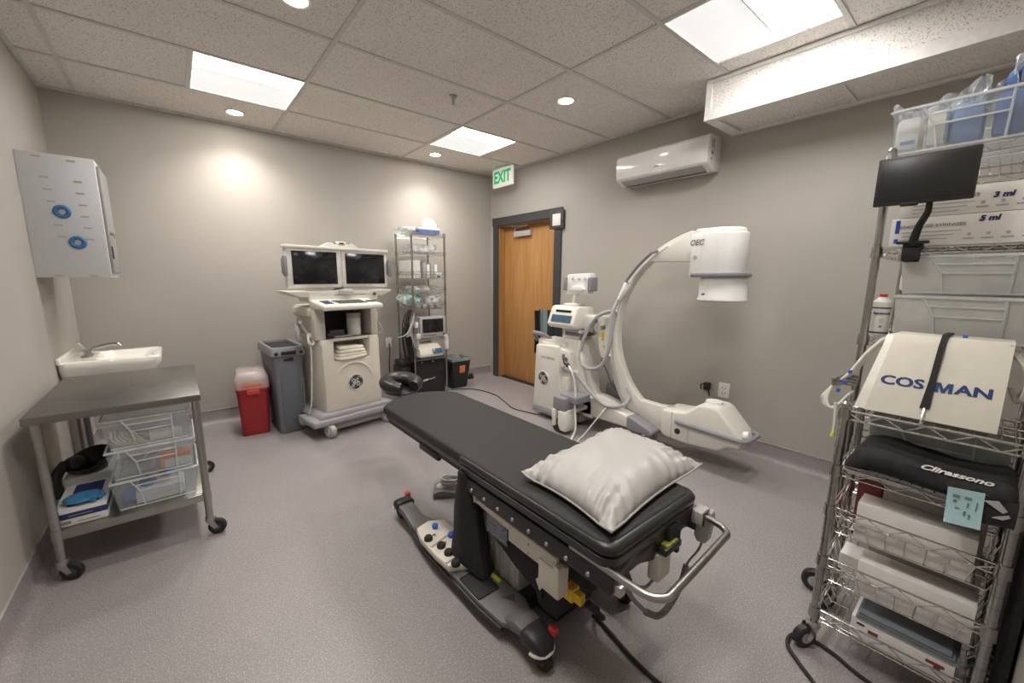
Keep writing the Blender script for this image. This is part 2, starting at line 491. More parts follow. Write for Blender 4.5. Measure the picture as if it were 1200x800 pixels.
    for (x0, x1, ya, yb), lb in zip(lights, names):
        t = thing('ceiling_light', lb, 'ceiling light', ((x0+x1)/2, (ya+yb)/2, H), group='recessed square ceiling lights')
        b = nb(); yc = (ya+yb)/2
        # housing: an open tray
        box(b, x0, x1, ya, ya+.004, H, H+.12); box(b, x0, x1, yb-.004, yb, H, H+.12); box(b, x0, x0+.004, ya, yb, H, H+.12); box(b, x1-.004, x1, ya, yb, H, H+.12)
        box(b, x0, x1, ya, yb, H+.12, H+.124)
        link('housing', b, M['whitepure'], t)
        b = nb()   # bright bowed lens over one half
        n = 10; ring = []
        prof = [(yc-.005-(yb-.02-yc)*k/n, H+.055-.047*math.sin(PI*k/n)) for k in range(n+1)]
        lo = [(y, z+.004) for y, z in prof[::-1]]
        prism(b, prof+lo, x0+.012, x1-.012, 'x'); link('lens', b, M['lamp'], t)
        b = nb(); prof = [(yb-.012, H+.008), (yc+.006, H+.05), (yc+.006, H+.054), (yb-.012, H+.012)]
        prism(b, prof, x0+.012, x1-.012, 'x'); link('reflector', b, M['lampdim'], t)
        b = nb(); box(b, x0+.006, x1-.006, yc-.004, yc+.004, H+.036, H+.056); tube(b, [(x1-.011, y, z-.002) for y, z in prof_arc(yc, yb, H)], .0025, 5)
        link('divider', b, M['greylt'], t)
    # downlights; the last two are unseen, added to brighten the racks and floor
    dn = ['round downlight beside the square light on the left', 'round downlight between the square light and the back right corner', 'round downlight in front of the wall air conditioner', 'round downlight cut by the top edge of the photo', 'added round downlight above the wire cart, out of sight', 'added round downlight in front left corner, out of sight']
    for (x, y), lb in zip([(-2.736, -.305), (-.985, -.35), (-.91, -2.12), (-2.67, -2.06), (-1.75, -3.95), (-2.67, -3.95)], dn):
        t = thing('downlight', lb, 'downlight', (x, y, H), group='round downlights')
        b = nb(); lathe(b, [(.052, -.004), (.064, -.006), (.07, -.001), (.07, .006), (.052, .006), (.052, -.004)], (x, y, H), 28, cap=False); link('trim_ring', b, M['whitepure'], t)
        b = nb(); cyl(b, (x, y, H-.002), (x, y, H+.001), .052, seg=28); link('lens', b, M['led'], t)
        L = bpy.data.lights.new('downlight_lamp', 'SPOT'); L.energy = SPOT_E if y > -3 else SPOT_E*.35; L.spot_size = math.radians(132); L.spot_blend = 1.0; L.shadow_soft_size = .05
        L.color = (1, .94, .86)
        o = bpy.data.objects.new('downlight_lamp', L); COL.objects.link(o); o.location = (x, y, H-.02)
    b = nb(); lathe(b, [(0, .008), (.028, .008), (.03, -.004), (.014, -.008), (.01, -.03), (.006, -.034), (.006, -.05), (.016, -.053), (0, -.056)], (-1.572, -1.655, H), 18)
    for s in (-1, 1): tube(b, [(-1.572+s*.01, -1.655, H-.028), (-1.572+s*.014, -1.655, H-.042), (-1.572+s*.004, -1.655, H-.052)], .002, 5)
    mono('fire_sprinkler', b, M['steeldull'], 'small dark metal sprinkler head hanging from the ceiling tiles', 'sprinkler')

def prof_arc(yc, yb, Hh):
    return [(yc-.005-(yb-.02-yc)*k/10, Hh+.052-.047*math.sin(PI*k/10)) for k in range(11)]
SPOT_E = 20.0

def wall_fixtures():
    # exit sign hanging from the ceiling near the back right corner
    t = thing('exit_sign', 'white exit sign with green letters hung by the corner', 'exit sign', (-.15, -.44, H))
    b = nb(); box(b, -.165, -.135, -.622, -.262, 2.35, 2.553, .005); link('sign_box', b, M['exitface'], t)
    b = nb(); box(b, -.185, -.115, -.54, -.34, H-.012, H, .004); link('canopy', b, M['whitepure'], t)
    b = nb(); text(b, 'EXIT', .18, at(NEGX, (-.1665, -.442, 2.452)), sx=.8, offset=.007, space=1.05); link('lettering', b, M['exitgreen'], t)
    # wall air conditioner
    t = thing('air_conditioner', 'white split air conditioner high on the right wall', 'air conditioner', (0, -2.45, 2.1))
    b = nb()
    prof = [(0, 2.33), (-.17, 2.325), (-.2, 2.3), (-.207, 2.2), (-.2, 2.135), (-.185, 2.12), (-.1, 2.082), (0, 2.085)]
    prism(b, [(x, z) for x, z in prof], -2.845, -2.065, 'y', .006); link('body', b, M['glosswhite'], t)
    b = nb(); prism(b, [(-.186, 2.117), (-.11, 2.083), (-.113, 2.079), (-.19, 2.112)], -2.80, -2.11, 'y'); link('louvre', b, M['greylt'], t)
    b = nb(); prism(b, [(-.12, 2.084), (-.108, 2.079), (-.11, 2.077), (-.122, 2.081)], -2.80, -2.12, 'y'); link('outlet_slot', b, M['black'], t)
    b = nb(); box(b, -.2085, -.206, -2.465, -2.425, 2.170, 2.178, .001); link('badge', b, M['greytxt'], t)
    b = nb(); tube(b, [(-.15, -2.847, 2.29), (-.15, -2.847, 2.24), (-.12, -2.847, 2.24), (-.12, -2.847, 2.29)], .003, 5, closed=True)
    cyl(b, (-.14, -2.845, 2.2), (-.14, -2.848, 2.2), .012); cyl(b, (-.15, -2.845, 2.16), (-.15, -2.848, 2.16), .009); link('side_marks', b, M['greytxt'], t)
    # small black plate with a white card at the corner of the door casing
    t = thing('sign_plate', 'black square plate with white card beside door casing', 'sign', (-.02, -1.2, 1.82))
    b = nb(); box(b, -.034, 0, -1.3, -1.263, 1.815, 2.005, .002); box(b, -.034, -.028, -1.264, -1.105, 1.815, 2.005, .001); link('plate', b, M['trimgrey'], t)
    b = nb(); box(b, -.037, -.033, -1.265, -1.15, 1.85, 1.97, .001); link('card', b, M['paper'], t)
    # outlets
    t = thing('wall_outlet', 'white double wall outlet beside black plug, right wall', 'outlet', (0, -3.03, .45))
    b = nb(); box(b, -.008, 0, -3.072, -2.988, .39, .508, .004); link('face_plate', b, M['whitepure'], t)
    b = nb()
    for z in (.43, .468):
        for yy in (-3.04, -3.02): box(b, -.0092, -.007, yy-.002, yy+.002, z-.007, z+.007)
        cyl(b, (-.0092, -3.03, z-.013), (-.007, -3.03, z-.013), .003, seg=8)
    link('socket_slots', b, M['dkgrey'], t)
    t = thing('power_plug', 'black plug with cord tail on the wall beside outlet', 'plug', (0, -2.91, .45))
    b = nb(); box(b, -.045, 0, -2.93, -2.885, .43, .49, .008); link('plug_body', b, M['black'], t)
    b = nb(); tube(b, [(-.03, -2.92, .44), (-.04, -2.935, .41), (-.02, -2.93, .385)], .006, 6, smooth=4); tube(b, [(-.03, -2.89, .48), (-.05, -2.87, .47), (-.03, -2.865, .43)], .005, 6, smooth=4); link('cord', b, M['black'], t)
    b = nb(); box(b, -.41, -.33, -.075, -.005, .005, .035, .006); prism(b, [(-.41, .005), (-.33, .005), (-.33, .06), (-.36, .06)], -.06, -.02, 'y', .004)
    mono('door_stop', b, M['black'], 'small black wedge lying against the back wall skirting', 'door stop')
    t = thing('wall_outlet', 'white outlet behind the wire rack with plugged cord', 'outlet', (-1.44, 0, .6))
    b = nb(); box(b, -1.47, -1.4, -.008, 0, .52, .63, .003); link('face_plate', b, M['whitepure'], t)
    b = nb(); tube(b, [(-1.435, -.015, .56), (-1.45, -.06, .5), (-1.46, -.05, .3), (-1.44, -.04, .1)], .006, 6, smooth=5); link('cord', b, M['rubber'], t)

def wall_cabinet():
    t = thing('wall_cabinet', 'white metal wall cabinet with two blue rings on side', 'cabinet', (-W, -.75, 1.29))
    x0, x1, y0, y1, z0, z1 = -W, -3.525, -.92, -.52, 1.288, 1.955
    b = nb(); box(b, x0, x1, y0, y1, z0, z1, .004); link('body', b, M['coolwhite'], t)
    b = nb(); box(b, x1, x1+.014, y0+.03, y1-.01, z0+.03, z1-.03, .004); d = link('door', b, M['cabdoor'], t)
    b = nb(); cyl(b, (x1+.012, -.86, 1.55), (x1+.03, -.86, 1.55), .012); box(b, x1+.03, x1+.036, -.868, -.852, 1.52, 1.56, .003); link('handle', b, M['chrome'], d)
    b = nb(); box(b, x1+.013, x1+.019, -.885, -.825, 1.40, 1.475, .002); link('card_holder', b, M['black'], d)
    b = nb()
    for r, xs in ((0, -3.72), (1, -3.592)):
        for k in range(6):
            z = 1.83-.063*k-(.008 if r else 0)
            xx = xs-.012+.006*k*(1 if r == 0 else .4)
            box(b, xx-.017, xx+.017, y0-.0015, y0+.001, z-.004, z+.004)
    for xx, z in ((-3.75, 1.935), (-3.62, 1.93), (-3.74, 1.3), (-3.6, 1.3)): box(b, xx-.018, xx+.018, y0-.0015, y0+.001, z-.004, z+.004)
    link('vent_slots', b, M['greylt'], t)
    for xx, z in ((-3.685, 1.652), (-3.642, 1.487)):
        b = nb(); tube(b, [(xx+.026*math.cos(2*PI*k/28), y0-.004, z+.026*math.sin(2*PI*k/28)) for k in range(28)], .0115, 10, closed=True, flat=1); link('ring', b, M['blue'], t)

def sink():
    t = thing('wash_basin', 'white wall hung basin behind the steel table', 'sink', (-W, -.6, .67))
    b = nb()
    x0, x1, y0, y1 = -W, -3.355, -.86, -.39
    outer = [rrect(x0, x1-.13, y0+.09, y1-.09, .06, .62), rrect(x0, x1-.03, y0+.02, y1-.02, .06, .7), rrect(x0, x1, y0, y1, .04, .76), rrect(x0, x1, y0, y1, .04, .795),
             rrect(x0+.008, x1-.008, y0+.008, y1-.008, .035, .802), rrect(x0+.15, x1-.035, y0+.045, y1-.045, .07, .8), rrect(x0+.165, x1-.05, y0+.06, y1-.06, .07, .775), rrect(x0+.22, x1-.12, y0+.13, y1-.13, .05, .7)]
    loft(b, outer); b.transform(Matrix.Translation((0, 0, -.015))); link('basin', b, M['porcelain'], t, 50)
    b = nb(); box(b, x0, x0+.02, y0, y1, .79, .83, .008); b.transform(Matrix.Translation((0, 0, -.015))); link('splash_lip', b, M['porcelain'], t)
    b = nb(); cyl(b, (-3.72, -.615, .8), (-3.72, -.615, .845), .022, .018); box(b, -3.745, -3.695, -.69, -.54, .8, .815, .006)
    b.transform(Matrix.Translation((0, 0, -.02))); f = link('faucet', b, M['steel'], t)
    b = nb(); tube(b, [(-3.72, -.615, .83), (-3.68, -.62, .855), (-3.62, -.63, .872), (-3.575, -.64, .875), (-3.56, -.642, .86)], .011, 10, smooth=5); b.transform(Matrix.Translation((0, 0, -.02))); link('spout', b, M['steel'], f)
    b = nb(); tube(b, [(-3.725, -.62, .845), (-3.735, -.64, .875), (-3.75, -.66, .905)], .006, 8, smooth=4); b.transform(Matrix.Translation((0, 0, -.02))); link('handle', b, M['chrome'], f)
    b = nb(); tube(b, [(-3.66, -.72, .66), (-3.66, -.72, .52), (-3.71, -.75, .47), (-3.755, -.8, .44), (-3.755, -.8, .06), (-3.755, -.8, .0)], .02, 10); link('drain_pipe', b, M['dkgrey'], t)
    b = nb(); box(b, -3.828, -3.78, -.78, -.44, .12, .62, .006); link('pipe_cover', b, M['wall'], t)

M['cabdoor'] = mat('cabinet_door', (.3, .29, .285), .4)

# ------------------------------------------------------------------ steel table and what stands on it
def steel_table():
    t = thing('steel_table', 'stainless steel rolling table by the left wall', 'table', (-3.48, -1.5, 0))
    x0, x1, y0, y1, zt = -3.768, -3.195, -1.93, -1.075, .742
    b = nb(); box(b, x0, x1, y0, y1, zt-.034, zt, .004); link('tabletop', b, M['steeltop'], t)
    b = nb(); box(b, x0+.03, x1-.02, y0+.03, y1-.03, .205, .226, .003); box(b, x0+.03, x1-.02, y0+.012, y0+.032, .19, .228, .002); box(b, x0+.03, x1-.02, y1-.032, y1-.012, .19, .228, .002)
    link('shelf', b, M['steel'], t)
    for x in (x0+.035, x1-.022):
        for y in (y0+.022, y1-.022):
            b = nb(); cyl(b, (x, y, .095), (x, y, zt-.03), .0165, seg=16); cyl(b, (x, y, .19), (x, y, .235), .019, seg=16)
            leg = link('leg', b, M['steel'], t)
            f = caster(leg, x, y, .04, .025, -.35 if y < -1.5 else .3, top=.098, forkmat='steeldull', hub='dkgrey')

def clear_bin(name, x0, x1, y0, y1, z0, z1, label, group, face='-y', m='clear', fl=.02, lean=.02):
    """stacking drawer bin: tapered open box, flared rim and ribbed front"""
    t = thing(name, label, 'storage bin', ((x0+x1)/2, (y0+y1)/2, z0), group=group)
    b = nb(); th = .003
    def R(e, z, inn=0):
        if face == '-y': return [(x0+e+inn, y0-lean*(z-z0)/(z1-z0)*1.0+lean+inn, z), (x1-e-inn, y0-lean*(z-z0)/(z1-z0)+lean+inn, z), (x1-e-inn, y1-e-inn, z), (x0+e+inn, y1-e-inn, z)]
        return [(x0-lean*(z-z0)/(z1-z0)+lean+inn, y0+e+inn, z), (x1-e-inn, y0+e+inn, z), (x1-e-inn, y1-e-inn, z), (x0-lean*(z-z0)/(z1-z0)+lean+inn, y1-e-inn, z)]
    loft(b, [R(fl, z0), R(0.004, z1), R(0.004, z1, th), R(fl, z0+th, th)])
    link('body', b, M[m], t, 30)
    b = nb(); hh = z1-z0
    def strip(p, q, r=.0035): tube(b, (p, q), r, 5)
    if face == '-y':
        def F(u, v): z = z0+v*hh; e = fl*(1-v); return (x0+e+(x1-x0-2*e)*u, y0+lean*(1-v)-.003, z)
    else:
        def F(u, v): z = z0+v*hh; e = fl*(1-v); return (x0+lean*(1-v)-.003, y1-e-(y1-y0-2*e)*u, z)
    strip(F(0, .98), F(1, .98), .005); strip(F(.22, .97), F(.3, .55)); strip(F(.3, .55), F(.32, .03)); strip(F(.76, .97), F(.77, .55)); strip(F(.77, .55), F(.78, .03))
    strip(F(.25, .78), F(.765, .78)); strip(F(.3, .55), F(.77, .55)); strip(F(0.02, .03), F(.98, .03), .004)
    tube(b, rim_pts(R(0.004, z1)), .004, 5, closed=True)
    link('rim_ribs', b, M['clearrib'], t)
    return t

def rim_pts(r):
    out = []
    for i in range(4):
        p = Vector(r[i]); q = Vector(r[(i+1) % 4]); out += [p.lerp(q, .03), p.lerp(q, .97)]
    return out

def table_contents():
    g = 'clear bins stacked under the steel table'
    zs = (.229, .377, .523)
    lbs = ('lowest clear plastic bin of the stack under steel table', 'middle clear plastic bin of the stack under steel table', 'topmost clear plastic bin of the stack under steel table')
    for z, lb in zip(zs, lbs): clear_bin('storage_bin', -3.56, -3.235, -1.885, -1.55, z, z+.143, lb, g)
    b = nb()
    for k in range(7):
        o = .012*k
        tube(b, [(-3.53+o, -1.84+.02*(k % 3), .60), (-3.525+o, -1.86, .565+.004*k), (-3.49+o, -1.855, .535), (-3.45+o, -1.84, .533), (-3.38, -1.8-.01*k, .545)], .0045, 6, smooth=5)
    for k in range(3): tube(b, [(-3.5, -1.85+.015*k, .6-.012*k), (-3.42, -1.845+.01*k, .568-.006*k), (-3.3, -1.82, .548)], .004, 6, smooth=5)
    mono('tubing_coil', b, M['tan'], 'cream coiled tubing inside topmost bin under table', 'tubing')
    b = nb(); box(b, -3.4, -3.28, -1.858, -1.848, .535, .58, .001, mx=Matrix.Identity(4)); mono('paper_packet', b, M['linen'], 'flat cream packet leaning at front of topmost bin', 'packet')
    t = thing('drug_carton', 'small orange and white carton in middle bin under table', 'carton', (-3.31, -1.83, .383))
    b = nb(); box(b, -3.375, -3.26, -1.858, -1.8, .385, .45, .001); link('carton', b, M['paper'], t)
    b = nb(); box(b, -3.376, -3.259, -1.8595, -1.799, .428, .4505, .0008); box(b, -3.3765, -3.36, -1.8593, -1.8, .386, .43, .0005); link('orange_band', b, M['orange'], t)
    b = nb(); box(b, -3.52, -3.4, -1.83, -1.65, .383, .392, .001); tube(b, [(-3.52, -1.84, .395), (-3.44, -1.84, .45), (-3.4, -1.8, .47)], .004, 5, smooth=4)
    mono('sterile_packs', b, M['cardsh'], 'pale sterile packs at left in the middle bin', 'packs')
    b = nb(); box(b, -3.48, -3.3, -1.85, -1.7, .235, .29, .002); mono('small_carton', b, M['card'], 'white carton showing through lowest bin under table', 'carton')
    b = nb()
    for k, (x, y, z) in enumerate([(-3.5, -1.8, .27), (-3.44, -1.74, .29), (-3.37, -1.66, .28)]): ellipsoid(b, (x, y, z), .035, .06, .03, 12, 8)
    mono('blue_wipes', b, M['bluebag'], 'blue folded wipes inside lowest bin under table', 'wipes')
    # left of the bins
    t = thing('glove_carton', 'flat white and navy carton at left on table shelf', 'carton', (-3.66, -1.7, .228))
    b = nb(); box(b, -3.735, -3.575, -1.885, -1.6, .229, .306, .001); link('carton', b, M['paper'], t)
    b = nb(); box(b, -3.7352, -3.5748, -1.8865, -1.6, .262, .288, .0005); box(b, -3.7, -3.6, -1.86, -1.62, .3055, .3075); link('navy_band', b, M['navy'], t)
    b = nb(); box(b, -3.695, -3.62, -1.8872, -1.886, .272, .276); box(b, -3.72, -3.69, -1.8872, -1.886, .24, .253); box(b, -3.67, -3.6, -1.8872, -1.886, .242, .245); link('print', b, M['greytxt'], t)
    b = nb()
    ring = []
    ellipsoid(b, (-3.655, -1.83, .325), .062, .055, .017, 20, 10)
    for k in range(5):
        a = -.9+.45*k
        tube(b, [(-3.655+.03*math.cos(a), -1.83+.03*math.sin(a), .327), (-3.655+.075*math.cos(a), -1.83+.07*math.sin(a), .318)], lambda s: .012-.004*s, 8)
    mono('exam_glove', b, M['glove'], 'crumpled blue glove on navy carton under the table', 'glove')
    b = nb(); box(b, -3.745, -3.575, -1.59, -1.28, .229, .335, .002); mono('white_carton', b, M['card'], 'plain white carton under black mask, table shelf', 'carton')
    b = nb()
    lathe(b, [(0, .0), (.05, .0), (.085, .05), (.09, .07), (.084, .07), (.078, .05), (.045, .008), (0, .008)], (-3.64, -1.5, .338), 24, mx=Matrix.Rotation(-.25, 4, 'Y') @ Matrix.Rotation(.35, 4, 'X'))
    ellipsoid(b, (-3.71, -1.5, .375), .05, .06, .04, 14, 8)
    tube(b, [(-3.74, -1.53, .395), (-3.765, -1.585, .36), (-3.768, -1.6, .31), (-3.755, -1.605, .26)], .022, 8, smooth=4)
    mono('respirator_mask', b, M['black'], 'dark rubber mask lying on the white carton', 'mask')

def bins():
    t = thing('sharps_bin', 'red sharps container with clear lid by back wall', 'sharps bin', (-2.77, -.42, 0))
    def R(x0, x1, y0, y1, z, r=.03): return rrect(x0, x1, y0, y1, r, z)
    rot = Matrix.Translation((-2.822, -.41, 0)) @ Matrix.Rotation(math.radians(-4), 4, 'Z')
    def tr(l): return [rot @ Vector(p) for p in l]
    b = nb(); loft(b, [tr(R(-.096, .096, -.12, .12, .0)), tr(R(-.099, .099, -.125, .125, .02)), tr(R(-.112, .112, -.15, .15, .375)), tr(R(-.118, .118, -.158, .158, .38)), tr(R(-.118, .118, -.158, .158, .405)), tr(R(-.105, .105, -.145, .145, .406))]); link('body', b, M['red'], t, 40)
    b = nb(); box(b, -.045, .045, -.172, -.155, .355, .395, .006, mx=rot); link('latch', b, M['redlt'], t)
    b = nb(); loft(b, [tr(R(-.12, .12, -.16, .16, .4)), tr(R(-.121, .121, -.162, .162, .425)), tr(R(-.116, .116, -.155, .12, .49)), tr(R(-.1, .1, -.11, .11, .535)), tr(R(-.05, .05, -.05, .06, .55))]); link('lid', b, M['lidclear'], t, 40)
    b = nb(); box(b, -.07, .07, -.164, -.161, .425, .445, .001, mx=rot); link('label_strip', b, M['orange'], t)
    t = thing('waste_bin', 'tall slim grey waste bin beside the monitor cart', 'waste bin', (-2.56, -.45, 0))
    rot = Matrix.Translation((-2.588, -.43, 0)) @ Matrix.Rotation(math.radians(2), 4, 'Z')
    b = nb()
    loft(b, [tr(R(-.09, .09, -.22, .2, 0, .02)), tr(R(-.093, .093, -.228, .21, .03, .02)), tr(R(-.113, .113, -.262, .24, .66, .025)), tr(R(-.104, .104, -.252, .23, .66, .025)), tr(R(-.08, .08, -.21, .19, .02, .02))])
    link('body', b, M['binGrey'], t, 40)
    b = nb(); loft(b, [tr(R(-.115, .115, -.265, .243, .655)), tr(R(-.13, .13, -.285, .255, .67)), tr(R(-.13, .13, -.285, .255, .705)), tr(R(-.12, .12, -.272, .25, .735)), tr(R(-.106, .106, -.235, .235, .735)), tr(R(-.104, .104, -.235, .235, .66))])
    link('rim', b, M['greylt3'], t, 40)
    b = nb(); loft(b, [tr(R(-.1, .1, -.228, .228, .70)), tr(R(-.1, .1, -.228, .228, .715))]); link('opening_shade', b, M['rubber'], t)  # flat dark sheet standing in for the shade inside the bin
    b = nb()
    for s in (-1, 1): cyl(b, rot @ Vector((s*.092, -.288, .69)), rot @ Vector((s*.092, -.28, .69)), .014)
    box(b, -.055, .055, -.289, -.28, .676, .706, .003, mx=rot); box(b, -.035, .035, -.272, -.25, .62, .645, .004, mx=rot); link('grip_holes', b, M['black'], t)
    b = nb(); prism(b, [(-.062, .02), (.062, .02), (.072, .54), (.055, .57), (-.055, .57), (-.072, .54)], -.262, -.255, 'y', .003, mx=rot @ Matrix.Rotation(math.radians(2.9), 4, 'X') @ Matrix.Translation((0, .031, 0)))
    link('front_panel', b, M['binGrey2'], t)
    # black bin by the wire rack
    t = thing('waste_bin', 'small black waste bin with orange label, wire rack right', 'waste bin', (-.72, -.27, 0))
    rot = Matrix.Translation((-.705, -.24, 0))
    b = nb(); loft(b, [tr(R(-.1, .1, -.09, .09, 0)), tr(R(-.105, .105, -.1, .1, .02)), tr(R(-.137, .137, -.135, .135, .34)), tr(R(-.143, .143, -.142, .142, .34)), tr(R(-.143, .143, -.142, .142, .355)), tr(R(-.131, .131, -.13, .13, .355)), tr(R(-.1, .1, -.09, .09, .015))]); link('body', b, M['black'], t, 40)
    b = nb(); loft(b, [tr(R(-.145, .145, -.144, .144, .33)), tr(R(-.147, .147, -.146, .146, .362)), tr(R(-.128, .128, -.127, .127, .362)), tr(R(-.12, .12, -.118, .118, .28))], cap=False); link('liner', b, M['cleargrey'], t, 40)
    b = nb(); box(b, -.03, .045, -.1305, -.128, .2, .29, .001, mx=rot @ Matrix.Rotation(math.radians(6), 4, 'X') @ Matrix.Translation((0, .022, 0))); link('label_sticker', b, M['orange'], t)
M['greylt3'] = mat('bin_rim', (.25, .255, .275), .5)
M['binGrey2'] = mat('bin_panel', (.15, .16, .185), .55)

# ------------------------------------------------------------------ monitor cart
def ge_logo(parent, mx, r):
    b = nb(); cyl(b, mx @ Vector((0, 0, -.004)), mx @ Vector((0, 0, .002)), r, seg=36); bd = link('badge', b, M['dkgrey'], parent)
    b = nb()
    tube(b, [mx @ Vector((r*.97*math.cos(2*PI*k/40), r*.97*math.sin(2*PI*k/40), .002)) for k in range(40)], r*.07, 6, closed=True)
    for q in range(4):      # the four swashes inside the ring
        a0 = q*PI/2+.5
        tube(b, [mx @ Vector((r*(.86-.16*k/8)*math.cos(a0+.9*k/8), r*(.86-.16*k/8)*math.sin(a0+.9*k/8), .0025)) for k in range(9)], lambda s: r*(.06-.05*s), 5)
    def script(pts): tube(b, [mx @ Vector((x*r, y*r, .003)) for x, y in pts], r*.055, 6, smooth=6)
    script([(-.1, .22), (-.25, .42), (-.48, .3), (-.42, .02), (-.2, .08), (-.06, .3), (-.1, .0), (-.2, -.3), (-.36, -.5), (-.5, -.36), (-.32, -.16), (-.05, -.02)])
    script([(.36, .3), (.24, .46), (.1, .34), (.16, .1), (.34, .06), (.14, .02), (.06, -.2), (.16, -.44), (.4, -.42), (.5, -.18), (.36, -.02), (.24, -.14), (.32, -.26)])
    link('monogram', b, M['alu'], bd)

def monitor_cart():
    th = math.radians(9)
    t = thing('monitor_cart', 'cream hospital cart with twin monitors and round badge', 'monitor cart', (-2.125, -.93, 0), th, world=False)
    b = nb(); box(b, -.385, .385, -.03, .2, .105, .165, .02, 3); box(b, -.29, .29, .0, .46, .11, .17, .02); box(b, -.27, .27, .02, .06, .04, .11, .01)
    prism(b, [(-.33, .16), (.33, .16), (.3, .2), (-.3, .2)], -.02, .46, 'y', .01)
    link('base', b, M['greyl'], t)
    for x, y, a in ((-.255, .03, -1.35), (.26, .03, -1.1), (-.26, .4, 1.2), (.26, .4, 1.2)): caster(t, x, y, .055, .05, a, wheelmat='greylt', hub='white', top=.13, forkmat='greyl')
    b = nb()   # lower body with bay
    prism(b, [(-.25, .2), (.255, .2), (.25, .77), (.225, .8), (.16, .8), (.158, .62), (-.155, .62), (-.155, .8), (-.225, .8), (-.255, .77)], .03, .1, 'y', .012)
    prism(b, [(.05, .2), (.45, .2), (.45, .8), (.05, .8)], -.255, -.155, 'x', .01); prism(b, [(.05, .2), (.45, .2), (.45, .8), (.05, .8)], .158, .255, 'x', .01)
    box(b, -.24, .24, .06, .44, .2, .62, .01); box(b, -.2, .2, .3, .44, .6, .8); box(b, -.25, .25, .06, .44, .775, .8, .008)
    link('body', b, M['cream'], t)
    b = nb(); tube(b, [(.17*math.cos(a), .028, .42+.17*math.sin(a)) for a in [PI*(k/20) for k in range(21)]], lambda s: .012*math.sin(PI*max(.02, min(.98, s))), 8); link('arch_moulding', b, M['white'], t)
    ge_logo(t, Matrix.Translation((.012, .0285, .415)) @ Matrix(((1, 0, 0), (0, 0, -1), (0, 1, 0))).to_4x4(), .068)
    # upper housing: open compartment
    b = nb()
    box(b, -.285, -.2, .06, .44, .8, 1.06, .01); box(b, .2, .262, .06, .44, .8, 1.06, .01); box(b, -.28, .26, .06, .44, 1.035, 1.07, .01); box(b, -.25, .25, .4, .44, .8, 1.05)
    box(b, -.32, -.27, .1, .4, .98, 1.06, .02)
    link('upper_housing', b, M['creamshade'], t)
    b = nb(); box(b, -.198, .198, .39, .398, .803, 1.034); link('compartment_back', b, M['dkgrey'], t)
    b = nb(); box(b, -.2, .2, .07, .39, .8, .806); link('compartment_mat', b, M['dkgrey'], t)
    # keyboard console
    b = nb(); prism(b, [(-.135, 1.045), (-.135, 1.085), (.13, 1.125), (.13, 1.05)], -.29, .21, 'x', .014, 3); link('console', b, M['white'], t)
    kb = nb()
    sl = math.atan2(.04, .265)
    def K(x, y, w, h): 
        z = 1.087+(y+.13)*.151
        box(kb, x-w/2, x+w/2, y-h/2, y+h/2, z, z+.006, .001)
    for r in range(5):
        for k in range(13):
            if r == 4 and 3 < k < 9: continue
            K(-.15+.0185*k+.004*r, .02-.024*r, .0145, .018)
    K(-.035, -.076, .09, .018)
    link('keyboard', kb, M['greymid'], t)
    kb = nb()
    for r in range(4):
        for k in range(3): K(-.24+.024*k, .02-.03*r, .018, .02)
    link('function_keys', kb, M['lcd2'], t)
    kb = nb(); K(.155, -.03, .07, .06); link('touchpad', kb, M['dkgrey'], t)
    # shelf wings under the monitors
    b = nb(); box(b, -.3, .3, .1, .3, 1.1, 1.19, .012)
    prism(b, [(-.46, 1.19), (-.455, 1.178), (-.36, 1.14), (-.3, 1.14), (.3, 1.14), (.35, 1.14), (.44, 1.178), (.445, 1.19)], .1, .3, 'y', .006)
    link('monitor_shelf', b, M['white'], t)
    b = nb(); box(b, -.055, .055, .06, .13, 1.15, 1.2, .014, 3); box(b, -.02, .03, .095, .102, 1.185, 1.2); link('pivot_latch', b, M['greylt'], t)
    b = nb(); cyl(b, (.265, .097, 1.155), (.265, .09, 1.155), .014); box(b, -.09, .18, .098, .1005, 1.152, 1.156); link('shelf_marks', b, M['dkgrey'], t)
    b = nb(); box(b, -.03, .04, .2, .26, 1.19, 1.26, .01); link('monitor_neck', b, M['cream'], t)
    b = nb()
    box(b, -.43, .005, .14, .19, 1.21, 1.53, .012); box(b, .005, .43, .14, .19, 1.212, 1.532, .012); box(b, -.44, .44, .125, .2, 1.515, 1.54, .006)
    prism(b, [(-.17, 1.535), (-.09, 1.575), (-.07, 1.575), (-.01, 1.555), (.05, 1.556), (.1, 1.578), (.115, 1.575), (.17, 1.54)], .14, .19, 'y', .004)
    box(b, -.02, .06, .15, .185, 1.555, 1.59, .008)
    mb = link('monitor_housing', b, M['white'], t)
    for x0, x1 in ((-.388, -.038), (.036, .4)):
        b = nb(); box(b, x0, x1, .1365, .1395, 1.242, 1.497, .001); link('screen', b, M['screen'], t)
    b = nb(); box(b, .0, .035, .146, .15, 1.565, 1.58); box(b, -.05, -.03, .146, .15, 1.56, 1.575); box(b, .075, .095, .146, .15, 1.56, 1.575); link('sensor', b, M['dkgrey'], mb)
    for s in (-1, 1):
        b = nb(); prism(b, [(.1, 1.31), (.125, 1.3), (.17, 1.33), (.17, 1.43), (.125, 1.46), (.1, 1.455)], s*.445-.012, s*.445+.012, 'x', .006); link('side_handle', b, M['greyp'], t)
    # cable hook with cord on the left, hand switch on the right
    b = nb(); tube(b, [(-.26, .3, .83), (-.34, .27, .9), (-.38, .2, .93), (-.39, .14, .9), (-.385, .14, .83), (-.36, .16, .8)], .017, 10, smooth=5); tube(b, [(-.27, .16, .8), (-.36, .16, .93), (-.37, .12, .95)], .015, 8, smooth=4); link('cable_hook', b, M['greylt'], t)
    b = nb()
